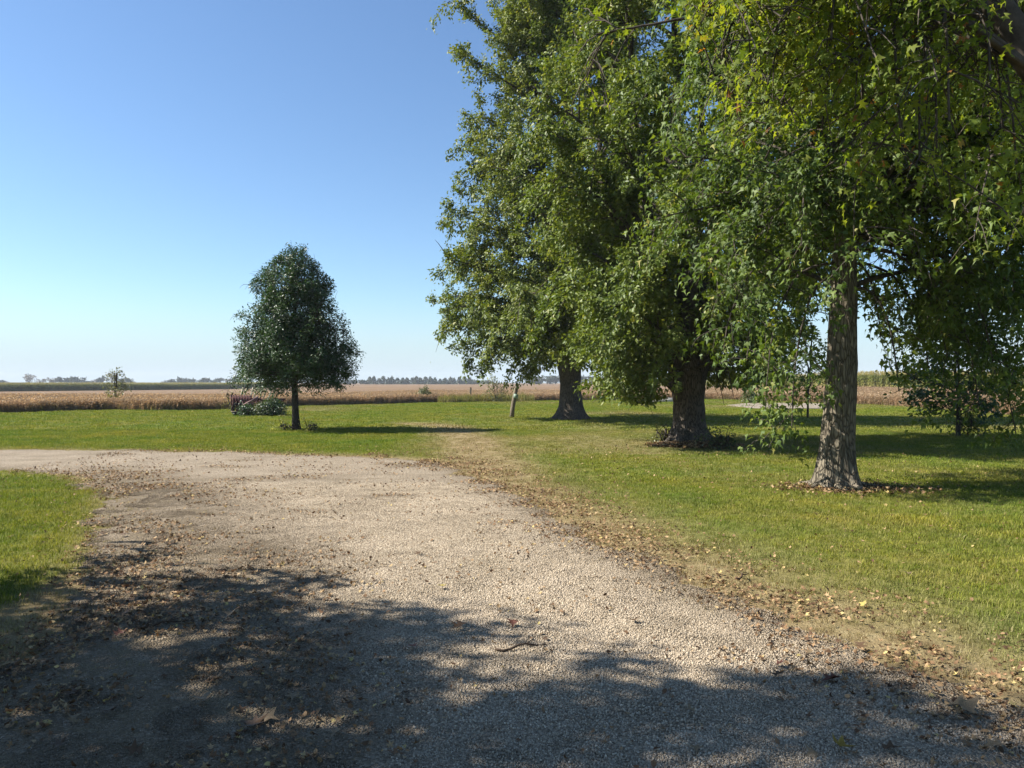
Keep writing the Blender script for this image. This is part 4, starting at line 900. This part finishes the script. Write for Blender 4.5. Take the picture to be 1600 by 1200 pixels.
# ------------------------------------------------------------------ larger fallen leaves and sticks on the drive
fl_cols = {'brown': (.12, .07, .035), 'tan': (.27, .195, .11), 'yellow': (.45, .36, .10), 'red': (.17, .065, .04)}
FLM = {k_: simple_mat('fallen_leaf_' + k_, tuple(.7 * c for c in v), v, 25, .7, .3, .3) for k_, v in fl_cols.items()}
r = np.random.default_rng(77)
spots = [(1510, 1122, 'tan', .15), (1555, 1180, 'tan', .12), (800, 985, 'red', .09), (1298, 1075, 'red', .10), (1350, 950, 'yellow', .07), (317, 1110, 'tan', .11), (690, 928, 'yellow', .07), (398, 1150, 'brown', .13), (420, 1138, 'tan', .1), (715, 990, 'brown', .1), (1315, 1186, 'yellow', .10), (152, 938, 'tan', .1), (360, 972, 'tan', .1)]
for q in range(52):
    while True:
        px_, py_ = r.uniform(60, 1590), r.uniform(830, 1195)
        if ldist(np.array([g(px_, py_)]), drive_poly)[0] < .9 or r.random() < .35: break
    spots.append((px_, py_, r.choice(['brown', 'brown', 'brown', 'tan', 'tan', 'red']), r.uniform(.045, .09)))
LBL = {'brown': 'curled brown maple leaf lying on the drive', 'tan': 'pale tan dry maple leaf lying on the drive', 'yellow': 'yellow fallen maple leaf lying on the drive', 'red': 'reddish fallen maple leaf lying on the drive'}
protos = {}
for k_ in fl_cols:
    for v in range(3):
        V = MAPLE_V - np.array([.4, 0, 0]); c = r.uniform(.3, 1.2)
        V[:, 2] = c * V[:, 1] ** 2 + r.uniform(-.3, .5) * V[:, 0] ** 2 + r.normal(0, .04, len(V)) + .08
        protos[k_, v] = mesh_from('fallen_leaf', V, MAPLE_F, FLM[k_])
for (px_, py_, k_, sz) in spots:
    p = g(px_, py_); zi = drive_z(np.array([p]), zones(np.array([p]))[0])[0]
    o = link('fallen_leaf', protos[k_, int(r.integers(0, 3))], None, (p[0], p[1], zi + .022)); o.scale = (sz,) * 3; o.rotation_euler = (r.normal(0, .25), r.normal(0, .25), r.uniform(0, 6.28))
    wh = ('in the shade at the near left' if px_ < 480 else 'in the shade at the near middle of the drive' if px_ < 1000 else 'in the near right corner') if py_ > 1010 else \
         ('on the worn left side of the drive' if px_ < 480 else 'on the sunlit middle of the drive' if px_ < 960 else 'along the right verge of the drive')
    tag(o, LBL[k_].replace('on the drive', wh), 'leaf', k_ + ' leaves lying ' + wh)
M['stick'] = simple_mat('dead_stick', (.06, .04, .028), (.14, .10, .07), 30, .9, .1)
for (px_, py_, L, a, lb) in [(815, 1022, .32, .15, 'dark fallen stick lying in the shade at the middle of the drive'), (1160, 908, .2, .6, 'short twig lying at the right edge of the drive'), (255, 985, .3, .4, 'pale fallen stick lying in the shade left of the drive')]:
    p = g(px_, py_); mb = MB(); t_ = np.linspace(-.5, .5, 8); mb.tube(np.c_[t_ * L, .03 * np.sin(t_ * 5), .012 + .012 * np.cos(t_ * 9)], np.linspace(.009, .004, 8), 5)
    mb.tube([(L * .1, .02, .015), (L * .3, .09, .03)], [.005, .002], 4)
    o = mb.build('stick', M['stick'], None, True, (p[0], p[1], .035)); o.rotation_euler.z = a; tag(o, lb, 'stick')

# ------------------------------------------------------------------ hazy summer air
mh, nth, outh = newmat('haze_air')
pv = N(nth, 'VolumePrincipled'); pv.inputs['Color'].default_value = (.86, .92, 1, 1); pv.inputs['Density'].default_value = HAZE
nth.links.new(pv.outputs[0], outh.inputs['Volume'])
mb = MB(); mb.box((0, 800, 11.5), (3600, 2400, 29)); tag(mb.build('haze', mh), kind='stuff', label='thin summer haze')
